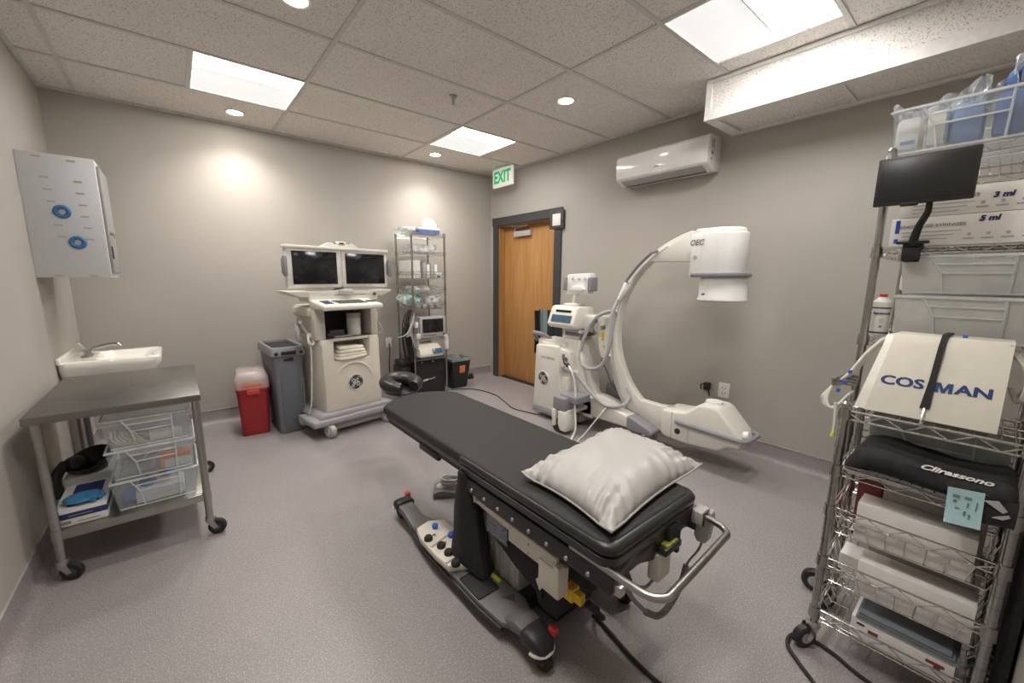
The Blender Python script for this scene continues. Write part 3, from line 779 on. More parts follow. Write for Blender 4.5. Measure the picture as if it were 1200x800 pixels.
    for k in range(5): tube(b, [(-.3+.006*k, .15, .85), (-.33, .1, .82-.006*k), (-.31, .08, .77), (-.28+.005*k, .12, .79)], .006, 6, smooth=5, closed=True)
    tube(b, [(-.31, .1, .79), (-.315, .1, .6), (-.33, .12, .3), (-.34, .16, .19)], .006, 6, smooth=6); link('coiled_cord', b, M['cable'], t)
    b = nb(); box(b, .262, .29, .1, .13, .93, 1.0, .006); cyl(b, (.276, .115, 1.0), (.276, .115, 1.04), .008); link('hand_switch', b, M['white'], t)
    b = nb(); tube(b, [(.276, .115, .93), (.29, .11, .9), (.32, .1, .85), (.315, .1, .81), (.27, .12, .795)], .009, 8, smooth=5); link('switch_cord', b, M['greylt'], t)
    b = nb(); prism(b, [(-.38, .08), (-.28, .08), (-.28, .15), (-.38, .16)], .2, .29, 'y', .008); link('brake_pedal', b, M['greylt'], t)
    FRC = Matrix.Translation((-2.125, -.93, 0)) @ Matrix.Rotation(th, 4, 'Z')
    def w(x, y, z): return FRC @ Vector((x, y, z))
    # things lying in the cart
    c = w(.09, .16, .806)
    t2 = thing('wipes_tub', 'white wipes tub with red mark in the cart compartment', 'tub', c)
    b = nb(); lathe(b, [(0, 0), (.055, 0), (.058, .005), (.058, .14), (.05, .15), (0, .15)], c, 26); link('tub', b, M['paper'], t2)
    b = nb(); lathe(b, [(.056, .15), (.06, .152), (.06, .185), (.054, .19), (0, .19)], c, 26); link('lid', b, M['greylt'], t2)
    b = nb(); loft(b, [[c+Vector((.0585*math.cos(a), .0585*math.sin(a), z)) for a in (-.75, -.55, -.3, -.1)] for z in (.045, .095)], cap=False, closed=False)
    link('label_patch', b, M['redlt'], t2)
    t2 = thing('folded_towels', 'white folded towels in lower bay of monitor cart', 'towels', w(0, .12, .62))
    for k in range(4):
        b = nb(); z = .623+.026*k
        pts = []
        for i in range(26):
            a = 2*PI*i/26; rx = .145-.012*k+.006*math.sin(3*a+k); ry = .085-.006*k+.006*math.sin(2*a+2*k)
            ca, sa = math.cos(a), math.sin(a)
            pts.append((rx*abs(ca)**.45*(1 if ca > 0 else -1), .09+ry*abs(sa)**.45*(1 if sa > 0 else -1)))
        rings = [[w(x*s, .09+(y-.09)*s, zz+.004*math.sin(x*20+k)) for x, y in pts] for s, zz in ((.94, z), (1, z+.006), (1, z+.018), (.94, z+.025))]
        loft(b, rings); link('towel', b, M['linen'], t2, 60)
    b = nb(); box(b, -.17, -.02, .1, .24, .807, .84, .006, mx=FRC); box(b, -.15, -.03, .09, .2, .84, .862, .004, mx=FRC)
    mono('handheld_unit', b, M['dkgrey'], 'dark flat device lying left in the cart compartment', 'device')
    b = nb(); box(b, -.12, .03, .072, .13, .806, .816, .002, mx=FRC); mono('notebook', b, M['greylt'], 'thin pale notebook in front of the dark device', 'notebook')
M['greyl'] = mat('cart_base_grey', (.33, .32, .335), .42)

# ------------------------------------------------------------------ wire shelving
def wire_shelf(x0, x1, y0, y1, z, lip=.028, along='x', step=.025, basket=0.0, rw=.0026, bw=.05):
    b = nb()
    loop = [(x0, y0), (x1, y0), (x1, y1), (x0, y1)]
    def side(p, q, zt, zb, trus=True):
        tube(b, [(p[0], p[1], zt), (q[0], q[1], zt)], rw*1.3, 5); tube(b, [(p[0], p[1], zb), (q[0], q[1], zb)], rw*1.3, 5)
        L = math.dist(p, q); n = max(2, int(L/.045))
        if trus:
            pts = []
            for k in range(n+1):
                u = k/n; pts.append((p[0]+(q[0]-p[0])*u, p[1]+(q[1]-p[1])*u, zt if k % 2 == 0 else zb))
            tube(b, pts, rw, 5)
    zb = z-lip
    for i in range(4): side(loop[i], loop[(i+1) % 4], z, zb)
    zf = z-basket if basket else z
    if basket:      # hanging basket: vertical wires and lower rail on all sides, inset at the bottom
        e = .02
        lo = [(x0+e, y0+e), (x1-e, y0+e), (x1-e, y1-e), (x0+e, y1-e)]
        tube(b, [(p[0], p[1], zf) for p in lo], rw, 5, closed=True)
        for i in range(4):
            p, q = loop[i], loop[(i+1) % 4]; p2, q2 = lo[i], lo[(i+1) % 4]
            n = max(3, int(math.dist(p, q)/bw))
            for k in range(n+1):
                u = k/n
                wire(b, (p[0]+(q[0]-p[0])*u, p[1]+(q[1]-p[1])*u, zb), (p2[0]+(q2[0]-p2[0])*u, p2[1]+(q2[1]-p2[1])*u, zf), rw*.8)
        x0, x1, y0, y1 = x0+e, x1-e, y0+e, y1-e
    if along == 'x':
        n = int((y1-y0)/step)
        for k in range(1, n): y = y0+(y1-y0)*k/n; wire(b, (x0, y, zf), (x1, y, zf), rw*.8)
        for u in (.33, .66): wire(b, (x0+(x1-x0)*u, y0, zf-.004), (x0+(x1-x0)*u, y1, zf-.004), rw)
    else:
        n = int((x1-x0)/step)
        for k in range(1, n): x = x0+(x1-x0)*k/n; wire(b, (x, y0, zf), (x, y1, zf), rw*.8)
        for u in (.33, .66): wire(b, (x0, y0+(y1-y0)*u, zf-.004), (x1, y0+(y1-y0)*u, zf-.004), rw)
    return b

def post(parent, x, y, z0, z1, r, collars):
    b = nb(); cyl(b, (x, y, z0), (x, y, z1), r, seg=14)
    z = z0+.05
    while z < z1-.02:
        cyl(b, (x, y, z), (x, y, z+.003), r*1.07, seg=14); z += .0254*1.5
    lathe(b, [(r, 0), (r*1.05, .004), (r*.6, .012), (0, .014)], (x, y, z1), 14)
    for c in collars: cyl(b, (x, y, c-.03), (x, y, c+.008), r*1.45, r*1.3, seg=14)
    return link('post', b, M['postmetal'], parent)

def clump(bm, c, sx, sy, sz, seed=0, amp=.35, seg=14, ring=9):
    """crumpled soft package"""
    rnd = random.Random(seed); ph = [rnd.uniform(0, 6.28) for _ in range(6)]
    c = Vector(c); rings = []
    for i in range(1, ring):
        v = PI*i/ring; r = []
        for k in range(seg):
            a = 2*PI*k/seg
            w = 1+amp*(.5*math.sin(3*a+ph[0]+v*2)+.3*math.sin(5*a+ph[1]-3*v)+.25*math.sin(7*a+ph[2]+5*v))
            sq = lambda q: abs(q)**.6*(1 if q > 0 else -1)
            r.append(c+Vector((sx*sq(math.cos(a))*math.sin(v)**.6*w, sy*sq(math.sin(a))*math.sin(v)**.6*w, sz*-math.cos(v)*(1+amp*.6*math.sin(4*a+ph[3]+v)))))
        rings.append(r)
    loft(bm, rings)

def back_rack():
    x0, x1, y0, y1 = -1.345, -.965, -.46, -.09
    t = thing('wire_rack', 'narrow chrome wire rack of supplies by back wall', 'wire rack', ((x0+x1)/2, -.27, 0))
    zs = (1.745, 1.56, 1.357, 1.193, 1.035, .66, .45)
    for x in (x0, x1):
        for y in (y0, y1): post(t, x, y, .0, 1.755, .0105, zs)
    for z in zs:
        bk = .07 if z in (1.357, 1.193, 1.035) else 0
        link('wire_shelf', wire_shelf(x0, x1, y0, y1, z, along='y', step=.03, basket=bk, rw=.0024, bw=.035), M['chrome'], t)
    g = 'supplies on the narrow wire rack'
    # top
    tt = thing('glove_box', 'blue and white glove box on top of narrow rack', 'box', (-1.1, -.32, 1.745))
    b = nb(); box(b, -1.24, -.99, -.42, -.28, 1.748, 1.81, .002); link('carton', b, M['bluebox'], tt)
    b = nb(); box(b, -1.2405, -.9895, -.4205, -.2795, 1.79, 1.812, .001); link('top_panel', b, M['paper'], tt)
    b = nb(); clump(b, (-1.08, -.34, 1.85), .075, .05, .06, 3, .25); mono('tissue', b, M['paper'], 'white tissue puffing from the blue glove box', 'tissue')
    b = nb(); clump(b, (-1.3, -.26, 1.785), .1, .12, .035, 5, .3); mono('plastic_bag', b, M['bag'], 'clear crumpled bag at left on top of narrow rack', 'bag')
    # second and third shelf
    b = nb(); box(b, -1.3, -1.02, -.4, -.14, 1.563, 1.64, .012); mono('package', b, M['bag'], 'wrapped clear package on second shelf of narrow rack', 'package')
    b = nb(); box(b, -1.335, -1.22, -.4, -.12, 1.29, 1.475, .004); mono('supply_bin', b, M['paper'], 'tall white bin at left on third shelf, narrow rack', 'bin')
    lbx = ['syringe pack next to the white bin, third shelf of narrow rack', 'second syringe pack from the white bin, narrow rack', 'third syringe pack from the white bin, narrow rack', 'syringe pack furthest from the white bin, narrow rack']
    for k in range(4):
        b = nb(); box(b, -1.2+.045*k, -1.165+.045*k, -.42, -.25, 1.29, 1.455-.02*(k % 2), .006); mono('syringe_pack', b, M['paper' if k % 2 else 'greylt'], lbx[k], 'pack', 'syringe packs on the narrow rack')
    tt = thing('tape_box', 'small white box with purple print, third shelf narrow rack', 'box', (-1.02, -.42, 1.29))
    b = nb(); box(b, -1.06, -.99, -.44, -.38, 1.288, 1.35, .002); link('carton', b, M['paper'], tt)
    b = nb(); box(b, -1.05, -1.01, -.4412, -.44, 1.295, 1.32); link('print', b, M['bluebag'], tt)
    for k, lb in enumerate(('catheter pack at left on fourth shelf of narrow rack', 'catheter pack in middle on fourth shelf of narrow rack', 'catheter pack at right on fourth shelf of narrow rack')):
        b = nb(); clump(b, (-1.26+.11*k, -.3, 1.165), .05, .11, .045, 11+k, .2); mono('catheter_pack', b, M['bag' if k != 1 else 'paper'], lb, 'pack', 'catheter packs on the narrow rack')
    # green tubing set hanging over the fifth shelf
    b = nb(); clump(b, (-1.34, -.3, 1.06), .085, .14, .06, 21, .35); mono('tubing_bag', b, M['bag'], 'clear bag around green tubing, fifth shelf of narrow rack', 'bag')
    b = nb()
    for k in range(5):
        rr = .05+.01*k
        tube(b, [(-1.3+.0*k+rr*1.3*math.cos(a), -.4+.02*k+.03*math.sin(a), 1.06+rr*.6*math.sin(a)+.006*k) for a in [2*PI*i/14 for i in range(14)]], .005, 6, closed=True)
    mono('green_tubing', b, M['greenplastic'], 'coiled green breathing tube at left of narrow rack', 'tubing')
    b = nb(); clump(b, (-1.08, -.35, 1.05), .09, .09, .055, 31, .3); mono('plastic_bag', b, M['bag'], 'clear crumpled bag at right on fifth shelf, narrow rack', 'bag')
    b = nb()
    for k in range(4): box(b, -1.3+.08*k, -1.25+.08*k, -.44, -.2, .975, 1.02, .01)
    mono('mask_packs', b, M['greylt'], 'grey mask packs in the fifth shelf basket, narrow rack', 'packs')
    # patient monitor
    tt = thing('patient_monitor', 'grey vital signs monitor with dark screen on wire rack', 'monitor', (-1.12, -.4, .66))
    b = nb(); box(b, -1.285, -.968, -.475, -.36, .664, .885, .012); box(b, -1.24, -1.0, -.36, -.2, .68, .86, .02); link('housing', b, M['greylt'], tt)
    b = nb(); box(b, -1.255, -1.005, -.478, -.474, .715, .862, .002); link('screen', b, M['screen'], tt)
    b = nb()
    for k in range(6): box(b, -1.25+.028*k, -1.232+.028*k, -.4775, -.474, .683, .695, .001)
    cyl(b, (-1.0, -.474, .69), (-1.0, -.482, .69), .011); link('buttons', b, M['dkgrey'], tt)
    tt = thing('pulse_oximeter', 'small cream desktop monitor with blue display, wire rack', 'monitor', (-1.18, -.46, .45))
    b = nb(); prism(b, [(-.56, .455), (-.3, .455), (-.3, .6), (-.44, .6), (-.53, .555), (-.565, .5)], -1.33, -1.06, 'x', .015); link('housing', b, M['ivory'], tt)
    b = nb(); tube(b, [(-1.29, -.42, .59), (-1.28, -.4, .63), (-1.12, -.4, .63), (-1.1, -.42, .59)], .01, 8); link('handle', b, M['ivory'], tt)
    mx = Matrix.Translation((-1.13, -.556, .528)) @ Matrix.Rotation(math.radians(-38), 4, 'X')
    b = nb(); box(b, -.055, .055, -.006, .004, -.028, .028, .003, mx=mx); link('display', b, M['lcd'], tt)
    b = nb(); prism(b, [(-.57, .452), (-.28, .452), (-.28, .46), (-.57, .475)], -1.335, -1.055, 'x', .003); link('base_tray', b, M['dkgrey'], tt)
    tt = thing('equipment_case', 'black boxy equipment case at bottom of narrow rack', 'case', (-1.15, -.3, .02))
    b = nb(); box(b, -1.325, -.975, -.44, -.12, .02, .425, .01); box(b, -1.31, -1.0, -.447, -.44, .26, .4, .003); link('case', b, M['black'], tt)
    b = nb()
    prism(b, [(-1.25, .18), (-1.185, .188), (-1.18, .207), (-1.243, .2)], -.4415, -.44, 'y'); prism(b, [(-1.175, .192), (-1.1, .203), (-1.097, .21), (-1.172, .2)], -.4415, -.44, 'y'); link('lettering', b, M['paper'], tt)
    b = nb(); cyl(b, (-1.26, -.448, .395), (-1.26, -.455, .395), .01); cyl(b, (-1.13, -.448, .395), (-1.13, -.455, .395), .01); link('latches', b, M['greylt'], tt)
    b = nb(); box(b, -1.47, -1.36, -.4, -.16, .02, .36, .02); box(b, -1.46, -1.365, -.38, -.18, .36, .42, .02); mono('floor_unit', b, M['black'], 'black upright unit on floor left of the narrow rack', 'unit')
    # lead bundle hanging on the left of the rack
    b = nb(); rnd = random.Random(4)
    for k in range(11):
        s = rnd.uniform(-.04, .05); x = -1.385+rnd.uniform(-.04, .03); y = -.42+rnd.uniform(-.03, .06)
        tube(b, [(-1.35, y, .96), (x-.02, y-.03, .84+s), (x-.03+s, y-.04, .7), (x+s, y-.03, .5+s), (x+.04, y-.02, .44+s), (x+.03, y, .58), (x, y, .78)], .0055, 6, smooth=5)
    mono('monitor_leads', b, M['black'], 'tangle of black monitor leads hanging left of narrow rack', 'leads')
    b = nb()
    for k in range(6):
        s = .02*k
        tube(b, [(-1.34, -.47, .93-.02*k), (-1.4-s*.5, -.5, .8-s), (-1.38, -.51, .62+s), (-1.33, -.5, .56+s), (-1.31, -.49, .7), (-1.33, -.48, .86)], .0045, 6, smooth=5)
    tube(b, [(-1.35, -.48, .87), (-1.42, -.55, .82), (-1.5, -.6, .74), (-1.6, -.62, .715)], .0055, 6, smooth=6)
    mono('sensor_cables', b, M['hose'], 'looped pale sensor cables on left post of narrow rack', 'cables')
    b = nb(); box(b, -1.35, -1.31, -.5, -.47, .78, .84, .008); box(b, -1.34, -1.29, -.51, -.475, .66, .72, .015); box(b, -1.0, -.95, -.5, -.46, .52, .64, .012); cyl(b, (-.975, -.49, .63), (-.99, -.49, .68), .02)
    mono('cuff_connectors', b, M['paper'], 'white sensor clips hung beside the vital signs monitor', 'clips')
    # cord across the floor
    b = nb(); tube(b, [(-.86, -.36, .008), (-.7, -.44, .006), (-.61, -.56, .006), (-.575, -.85, .006), (-.66, -1.14, .006), (-.72, -1.35, .006), (-.66, -1.62, .006)], .005, 6, smooth=8)
    mono('floor_cable', b, M['black'], 'thin black cable curving over floor before the door', 'cable')
M['bluebox'] = mat('glove_box_blue', (.1, .17, .42), .5, var=.3, scale=30)

# ------------------------------------------------------------------ mobile C-arm x-ray machine
def carm():
    t = thing('xray_machine', 'white C-arm x-ray machine along the right wall', 'x-ray machine', (-.5, -2.0, 0))
    wm = M['white']
    # base cabinet with badge, facing -x
    b = nb(); prism(b, [(-1.575, .1), (-1.60, .68), (-1.615, .695), (-1.855, .705), (-1.87, .69), (-1.935, .3), (-1.935, .1)], -.67, -.38, 'x', .012, 3); link('cabinet', b, wm, t)
    b = nb(); prism(b, [(-1.57, .045), (-1.57, .1), (-1.94, .1), (-1.94, .045)], -.677, -.36, 'x', .01); link('plinth', b, M['greyp'], t)
    ge_logo(t, at(NEGX, (-.6715, -1.71, .385)), .066)
    b = nb(); text(b, 'OEC 9800 Plus', .027, at(NEGX, (-.6713, -1.76, .585))); link('model_lettering', b, M['greytxt'], t)
    b = nb(); prism(b, [(-1.86, .3), (-1.86, .69), (-1.98, .66), (-2.01, .3)], -.63, -.4, 'x', .008); box(b, -.6, -.44, -2.035, -1.9, .26, .5, .01); box(b, -.66, -.5, -2.0, -1.92, .24, .44, .01); link('connector_panel', b, wm, t)
    b = nb(); box(b, -.62, -.56, -1.965, -1.92, .6, .66, .004); box(b, -.634, -.61, -1.93, -1.9, .585, .64, .003)
    for k in range(3): cyl(b, (-.66-.003, -1.94-.024*k, .275), (-.655, -1.94-.024*k, .275), .006)
    link('sockets', b, M['greymid'], t)
    b = nb(); tube(b, [(-.64, -1.95, .6), (-.7, -2.0, .59), (-.715, -2.05, .57)], .018, 8, smooth=4); link('plug', b, M['black'], t)
    # column, chassis and legs
    b = nb(); prism(b, [(-1.84, .1), (-1.84, .77), (-2.03, .77), (-2.14, .3), (-2.2, .24), (-2.2, .1)], -.56, -.36, 'x', .015, 3)
    box(b, -.6, -.25, -1.9, -1.55, .62, .74, .02); box(b, -.62, -.4, -1.86, -1.62, .695, .715, .008); link('column', b, wm, t)
    b = nb(); prism(b, [(-2.05, .12), (-2.05, .29), (-2.22, .295), (-2.56, .225), (-2.56, .13)], -.56, -.36, 'x', .015, 3); link('front_leg', b, wm, t)
    b = nb(); prism(b, [(-2.545, .12), (-2.545, .23), (-2.6, .222), (-2.76, .17), (-2.78, .15), (-2.76, .12)], -.565, -.35, 'x', .012, 3); link('leg_cap', b, M['greyp'], t)
    for x in (-.54, -.38): caster(t, x, -2.7, .045, .03, 1.57, wheelmat='greylt', top=.13, hub='white')
    b = nb(); box(b, -.6, -.3, -2.1, -1.6, .05, .12, .01); box(b, -.33, -.2, -1.9, -1.6, .1, .5, .02); link('chassis', b, M['greyp'], t)
    # outrigger wheel with grey cover
    b = nb(); box(b, -.83, -.66, -2.13, -1.99, .2, .315, .012, 3); box(b, -.78, -.6, -2.21, -2.02, .27, .33, .008); link('outrigger_cover', b, M['greyp'], t)
    b = nb(); box(b, -.8, -.55, -2.15, -2.02, .18, .21, .006); prism(b, [(-1.985, .2), (-2.03, .2), (-2.03, .06), (-2.0, .05)], -.84, -.72, 'x', .006); prism(b, [(-2.06, .2), (-2.145, .2), (-2.165, .1), (-2.15, .03), (-2.09, .03), (-2.06, .08)], -.84, -.72, 'x', .012); link('wheel_shroud', b, wm, t)
    b = nb(); cyl(b, (-.82, -2.045, .06), (-.74, -2.045, .06), .06, seg=24); link('rear_wheel', b, M['black'], t)
    # lift head, control box and small screen seen from behind
    b = nb(); box(b, -.55, -.37, -2.02, -1.83, .77, .86, .015); box(b, -.5, -.38, -2.16, -2.0, .84, .99, .02, 3); link('lift_head', b, wm, t)
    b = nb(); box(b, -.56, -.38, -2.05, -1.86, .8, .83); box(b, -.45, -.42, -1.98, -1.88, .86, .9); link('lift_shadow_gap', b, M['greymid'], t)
    b = nb(); prism(b, [(-.62, .865), (-.655, .9), (-.595, 1.045), (-.57, 1.06), (-.38, 1.055), (-.36, .88), (-.42, .86)], -2.03, -1.72, 'y', .012, 3); cb = link('control_box', b, wm, t)
    def onface(y0, y1, u0, u1, d=.002):     # sloped front face of the control box
        p = Vector((-.655, 0, .9)); q = Vector((-.595, 0, 1.045)); n = Vector((-(q.z-p.z), 0, q.x-p.x)).normalized()
        b = nb(); P = lambda u, y, o: p.lerp(q, u)+Vector((0, y, 0))+n*o
        loft(b, [[P(u0, y0, -.004), P(u1, y0, -.004), P(u1, y1, -.004), P(u0, y1, -.004)], [P(u0, y0, d), P(u1, y0, d), P(u1, y1, d), P(u0, y1, d)]]); return b
    link('key_panel', onface(-1.995, -1.76, .12, .56), M['lcd2'], cb)
    link('display_slot', onface(-1.97, -1.79, .72, .86), M['screen'], cb)
    kb = nb()
    p = Vector((-.655, 0, .9)); q = Vector((-.595, 0, 1.045)); n = Vector((-(q.z-p.z), 0, q.x-p.x)).normalized()
    for r in range(4):
        for k in range(9):
            c = p.lerp(q, .17+.1*r)+Vector((0, -1.775-.025*k, 0))+n*.003
            box(kb, c.x-.001, c.x+.001, c.y-.009, c.y+.009, c.z-.004, c.z+.004)
    link('keys', kb, M['greenkeys'], cb)
    b = nb(); tube(b, [(-.47, -1.88, 1.055), (-.47, -1.88, 1.1), (-.48, -1.9, 1.14), (-.46, -1.92, 1.2)], .02, 8, smooth=4); box(b, -.54, -.4, -1.95, -1.81, 1.055, 1.08, .01); link('screen_arm', b, wm, t)
    b = nb(); prism(b, [(-1.80, 1.155), (-2.06, 1.17), (-2.07, 1.345), (-1.81, 1.335)], -.5, -.42, 'x', .012); prism(b, [(-1.86, 1.2), (-1.9, 1.235), (-2.0, 1.24), (-2.03, 1.205), (-1.95, 1.18)], -.53, -.49, 'x', .008); ms = link('screen_housing', b, M['whitepure'], t)
    for y in (-1.795, -2.075):
        b = nb(); box(b, -.515, -.42, y-.02, y+.02, 1.19, 1.31, .01); link('side_grip', b, M['greyp'], ms)
    b = nb()
    for k in range(3): tube(b, [(-.503, -1.87-.07*k, 1.29), (-.508, -1.885-.07*k, 1.305), (-.503, -1.9-.07*k, 1.29)], .004, 5)
    link('cord_wraps', b, M['greylt'], ms)
    # push handle on the back
    b = nb(); tube(b, [(-.5, -1.68, .7), (-.58, -1.62, .77), (-.6, -1.52, .785), (-.55, -1.45, .77), (-.5, -1.44, .7)], .02, 10, smooth=5); link('push_handle', b, M['greyp'], t)
    # the C
    yo, zo, ro = -3.123, .804, .854; yi, zi, ri = -3.035, .882, .696
    out = [(yo+ro*math.cos(a), zo+ro*math.sin(a)) for a in [math.radians(75-k*(75+40)/30) for k in range(31)]]
    inn = [(yi+ri*math.cos(a), zi+ri*math.sin(a)) for a in [math.radians(-50+k*(50+52)/26) for k in range(27)]]
    poly = [(-2.98, 1.604)]+out+[(-2.55, .235), (-2.65, .205), (-2.80, .14), (-2.885, .14), (-2.885, .36), (-2.75, .345)]+inn+[(-2.64, 1.425), (-2.98, 1.418)]
    b = nb(); prism(b, poly, -.46, -.385, 'x', .008, 2); link('c_arm', b, wm, t)
    # outer carriage rail, grey lower end
    b = nb()
    arc = lambda r, a: (yo+r*math.cos(a), zo+r*math.sin(a))
    A = [math.radians(-14-k*2.2) for k in range(13)]
    prism(b, [arc(ro+.006, a) for a in A]+[arc(ro-.02, a) for a in A[::-1]], -.465, -.38, 'x'); link('rail_end', b, M['greylt'], t)
    b = nb(); A = [math.radians(62-k*3.4) for k in range(28)]
    prism(b, [arc(ro-.028, a) for a in A]+[arc(ro-.034, a) for a in A[::-1]], -.4625, -.459, 'x'); link('rail_groove', b, M['greylt'], t)
    b = nb(); tube(b, [(-.455, yo+(ro-.012)*math.cos(math.radians(33)), zo+(ro-.012)*math.sin(math.radians(33)))]+[(-.497, yo+(ro-.012)*math.cos(math.radians(a)), zo+(ro-.012)*math.sin(math.radians(a))) for a in range(34, 56, 3)]+[(-.455, yo+(ro-.012)*math.cos(math.radians(56)), zo+(ro-.012)*math.sin(math.radians(56)))], .0125, 10, smooth=3); link('c_handle', b, M['greyp'], t)
    # carriage holding the C
    b = nb(); prism(b, [(-2.16, .96), (-2.215, 1.0), (-2.25, .98), (-2.26, .7), (-2.3, .66), (-2.22, .64), (-2.19, .72)], -.5, -.36, 'x', .01); tube(b, [(-.43, -2.1, .9), (-.43, -2.22, .88)], .07, 16); link('carriage', b, wm, t)
    b = nb(); box(b, -.506, -.498, -2.25, -2.215, .82, .86, .004); cyl(b, (-.51, -2.235, .8), (-.5, -2.235, .8), .012); cyl(b, (-.51, -2.255, .74), (-.5, -2.255, .74), .01); link('brake_label', b, M['yellow'], t)
    b = nb(); tube(b, [(-.5, -2.16, .96), (-.55, -2.16, .9), (-.53, -2.18, .84)], .01, 8, smooth=3); cyl(b, (-.5, -2.24, .9), (-.53, -2.24, .9), .016); link('brake_lever', b, M['greymid'], t)
    # image intensifier: D-shaped housing, bumper ring, round can
    cy, cx = -3.10, -.42
    plan = [(-.565, -2.99), (-.565, -3.08)]+[(cx+.15*math.cos(a), cy+.15*math.sin(a)) for a in [math.radians(180+k*12) for k in range(1, 15)]]+[(-.275, -3.08), (-.275, -2.99), (-.3, -2.965), (-.54, -2.965)]
    b = nb(); prism(b, plan, 1.335, 1.6, 'z', .012, 3)
    top = [(-.54, -2.97), (-.54, -3.09)]+[(cx+.13*math.cos(a), cy+.13*math.sin(a)) for a in [math.radians(180+k*12) for k in range(1, 15)]]+[(-.3, -3.09), (-.3, -2.97)]
    prism(b, top, 1.59, 1.628, 'z', .014, 3); box(b, -.568, -.43, -3.035, -2.96, 1.325, 1.592, .008); dh = link('detector_housing', b, M['whitepure'], t)
    b = nb(); cyl(b, (-.5695, -2.995, 1.44), (-.567, -2.995, 1.44), .014); link('panel_marks', b, M['greylt'], dh)
    b = nb(); text(b, 'OEC', .05, at(NEGX, (-.5695, -2.998, 1.535)), shear=.2, sx=.9, offset=.0015); link('lettering', b, M['greytxt'], dh)
    b = nb(); ringp = [(-.585, -2.975), (-.585, -3.09)]+[(cx+.183*math.cos(a), cy+.183*math.sin(a)) for a in [math.radians(180+k*12) for k in range(1, 15)]]+[(-.25, -3.09), (-.25, -2.975)]
    prism(b, ringp, 1.315, 1.345, 'z', .01, 3); link('bumper_ring', b, M['greyp'], t)
    b = nb(); c = (cx, cy-.025, 0)
    lathe(b, [(.1, 1.34), (.122, 1.335), (.141, 1.31), (.143, 1.3), (.143, 1.185), (.15, 1.175), (.15, 1.165), (.135, 1.16), (0, 1.16)], c, 40); link('detector_can', b, M['whitepure'], t)
    b = nb(); cyl(b, (-.585, -3.07, 1.205), (-.565, -3.07, 1.205), .007); link('can_bolt', b, M['greymid'], t)
    # tube head at the bottom
    b = nb()
    prism(b, [(-2.82, .17), (-2.82, .357), (-2.93, .365), (-3.0, .375), (-3.09, .455), (-3.2, .458), (-3.23, .44), (-3.345, .315), (-3.375, .285), (-3.375, .22), (-3.29, .205), (-3.24, .165), (-3.03, .145), (-2.86, .15)], -.54, -.30, 'x', .022, 3)
    tb = link('tube_housing', b, wm, t)
    b = nb(); cyl(b, (-.42, -3.14, .455), (-.42, -3.14, .472), .058, .053, seg=30); link('tube_window', b, M['whitepure'], tb); b = nb(); cyl(b, (-.47, -3.37, .3), (-.47, -3.4, .31), .03, .027); link('end_knob', b, M['whitepure'], tb)
    b = nb(); cyl(b, (-.543, -2.955, .222), (-.535, -2.955, .222), .021, seg=20); link('knob_recess', b, M['black'], tb)
    b = nb(); box(b, -.541, -.539, -2.908, -2.904, .15, .35); box(b, -.541, -.539, -3.035, -3.031, .15, .3); box(b, -.46, -.41, -2.87, -2.82, .357, .361); link('panel_seams', b, M['greylt'], tb)
    b = nb(); tube(b, [(-.54, -2.94, .297), (-.555, -2.97, .295), (-.557, -3.2, .29), (-.555, -3.36, .285), (-.53, -3.405, .285), (-.42, -3.415, .29), (-.34, -3.4, .29), (-.33, -3.3, .3)], .0145, 10, smooth=6, flat=.9); link('bumper_bar', b, M['greyp'], t)
    # hoses
    b = nb(); tube(b, [(-.48, -2.40, 1.17), (-.52, -2.375, 1.12), (-.56, -2.355, 1.0), (-.57, -2.36, .8), (-.57, -2.29, .6), (-.56, -2.14, .54), (-.55, -2.04, .6), (-.54, -2.06, .78), (-.53, -2.15, .95), (-.52, -2.27, 1.03), (-.46, -2.33, 1.03)], .0165, 10, smooth=8); link('c_hose', b, M['hose'], t)
    b = nb(); tube(b, [(-.49, -2.445, 1.26), (-.5, -2.43, 1.225), (-.51, -2.41, 1.185), (-.52, -2.385, 1.135)], lambda s: .036-.02*s, 12, smooth=3); link('hose_connector', b, M['whitepure'], t)
    b = nb(); tube(b, [(-.62, -1.93, .52), (-.66, -1.99, .515), (-.6, -2.06, .46), (-.58, -2.2, .34), (-.57, -2.35, .265), (-.53, -2.48, .29), (-.47, -2.5, .35), (-.45, -2.47, .42)], .0155, 10, smooth=7); cyl(b, (-.6, -1.92, .52), (-.66, -1.96, .515), .028); link('power_hose', b, M['hose'], t)
    b = nb(); tube(b, [(-.7, -2.03, .58), (-.74, -2.12, .52), (-.74, -2.16, .4), (-.76, -2.18, .25), (-.79, -2.22, .08), (-.83, -2.22, .01), (-.95, -2.3, .008), (-1.2, -2.4, .008)], .0085, 8, smooth=7)
    tube(b, [(-.57, -2.36, .26), (-.66, -2.3, .12), (-.73, -2.26, .02), (-.85, -2.3, .008), (-1.15, -2.5, .008)], .006, 8, smooth=6); link('floor_leads', b, M['cable'], t)
    b = nb(); tube(b, [(-.4, -2.15, .6), (-.38, -2.2, .5), (-.36, -2.25, .38), (-.3, -2.3, .3)], .006, 6, smooth=5); box(b, -.34, -.2, -2.32, -2.16, .26, .38, .02); box(b, -.3, -.2, -2.3, -2.2, .38, .45, .015); link('rear_cables', b, M['greymid'], t)
    # apron hung over a bar behind the machine
    b = nb(); tube(b, [(-.36, -1.84, .93), (-.34, -1.42, .93)], .012, 8); tube(b, [(-.36, -1.84, .965), (-.34, -1.42, .965)], .008, 8); box(b, -.38, -.34, -1.86, -1.8, .86, 1.0, .006); link('apron_rail', b, M['steeldull'], t)
    a = thing('lead_apron', 'black and grey lead apron hung on x-ray machine by door', 'apron', (-.35, -1.45, .6))
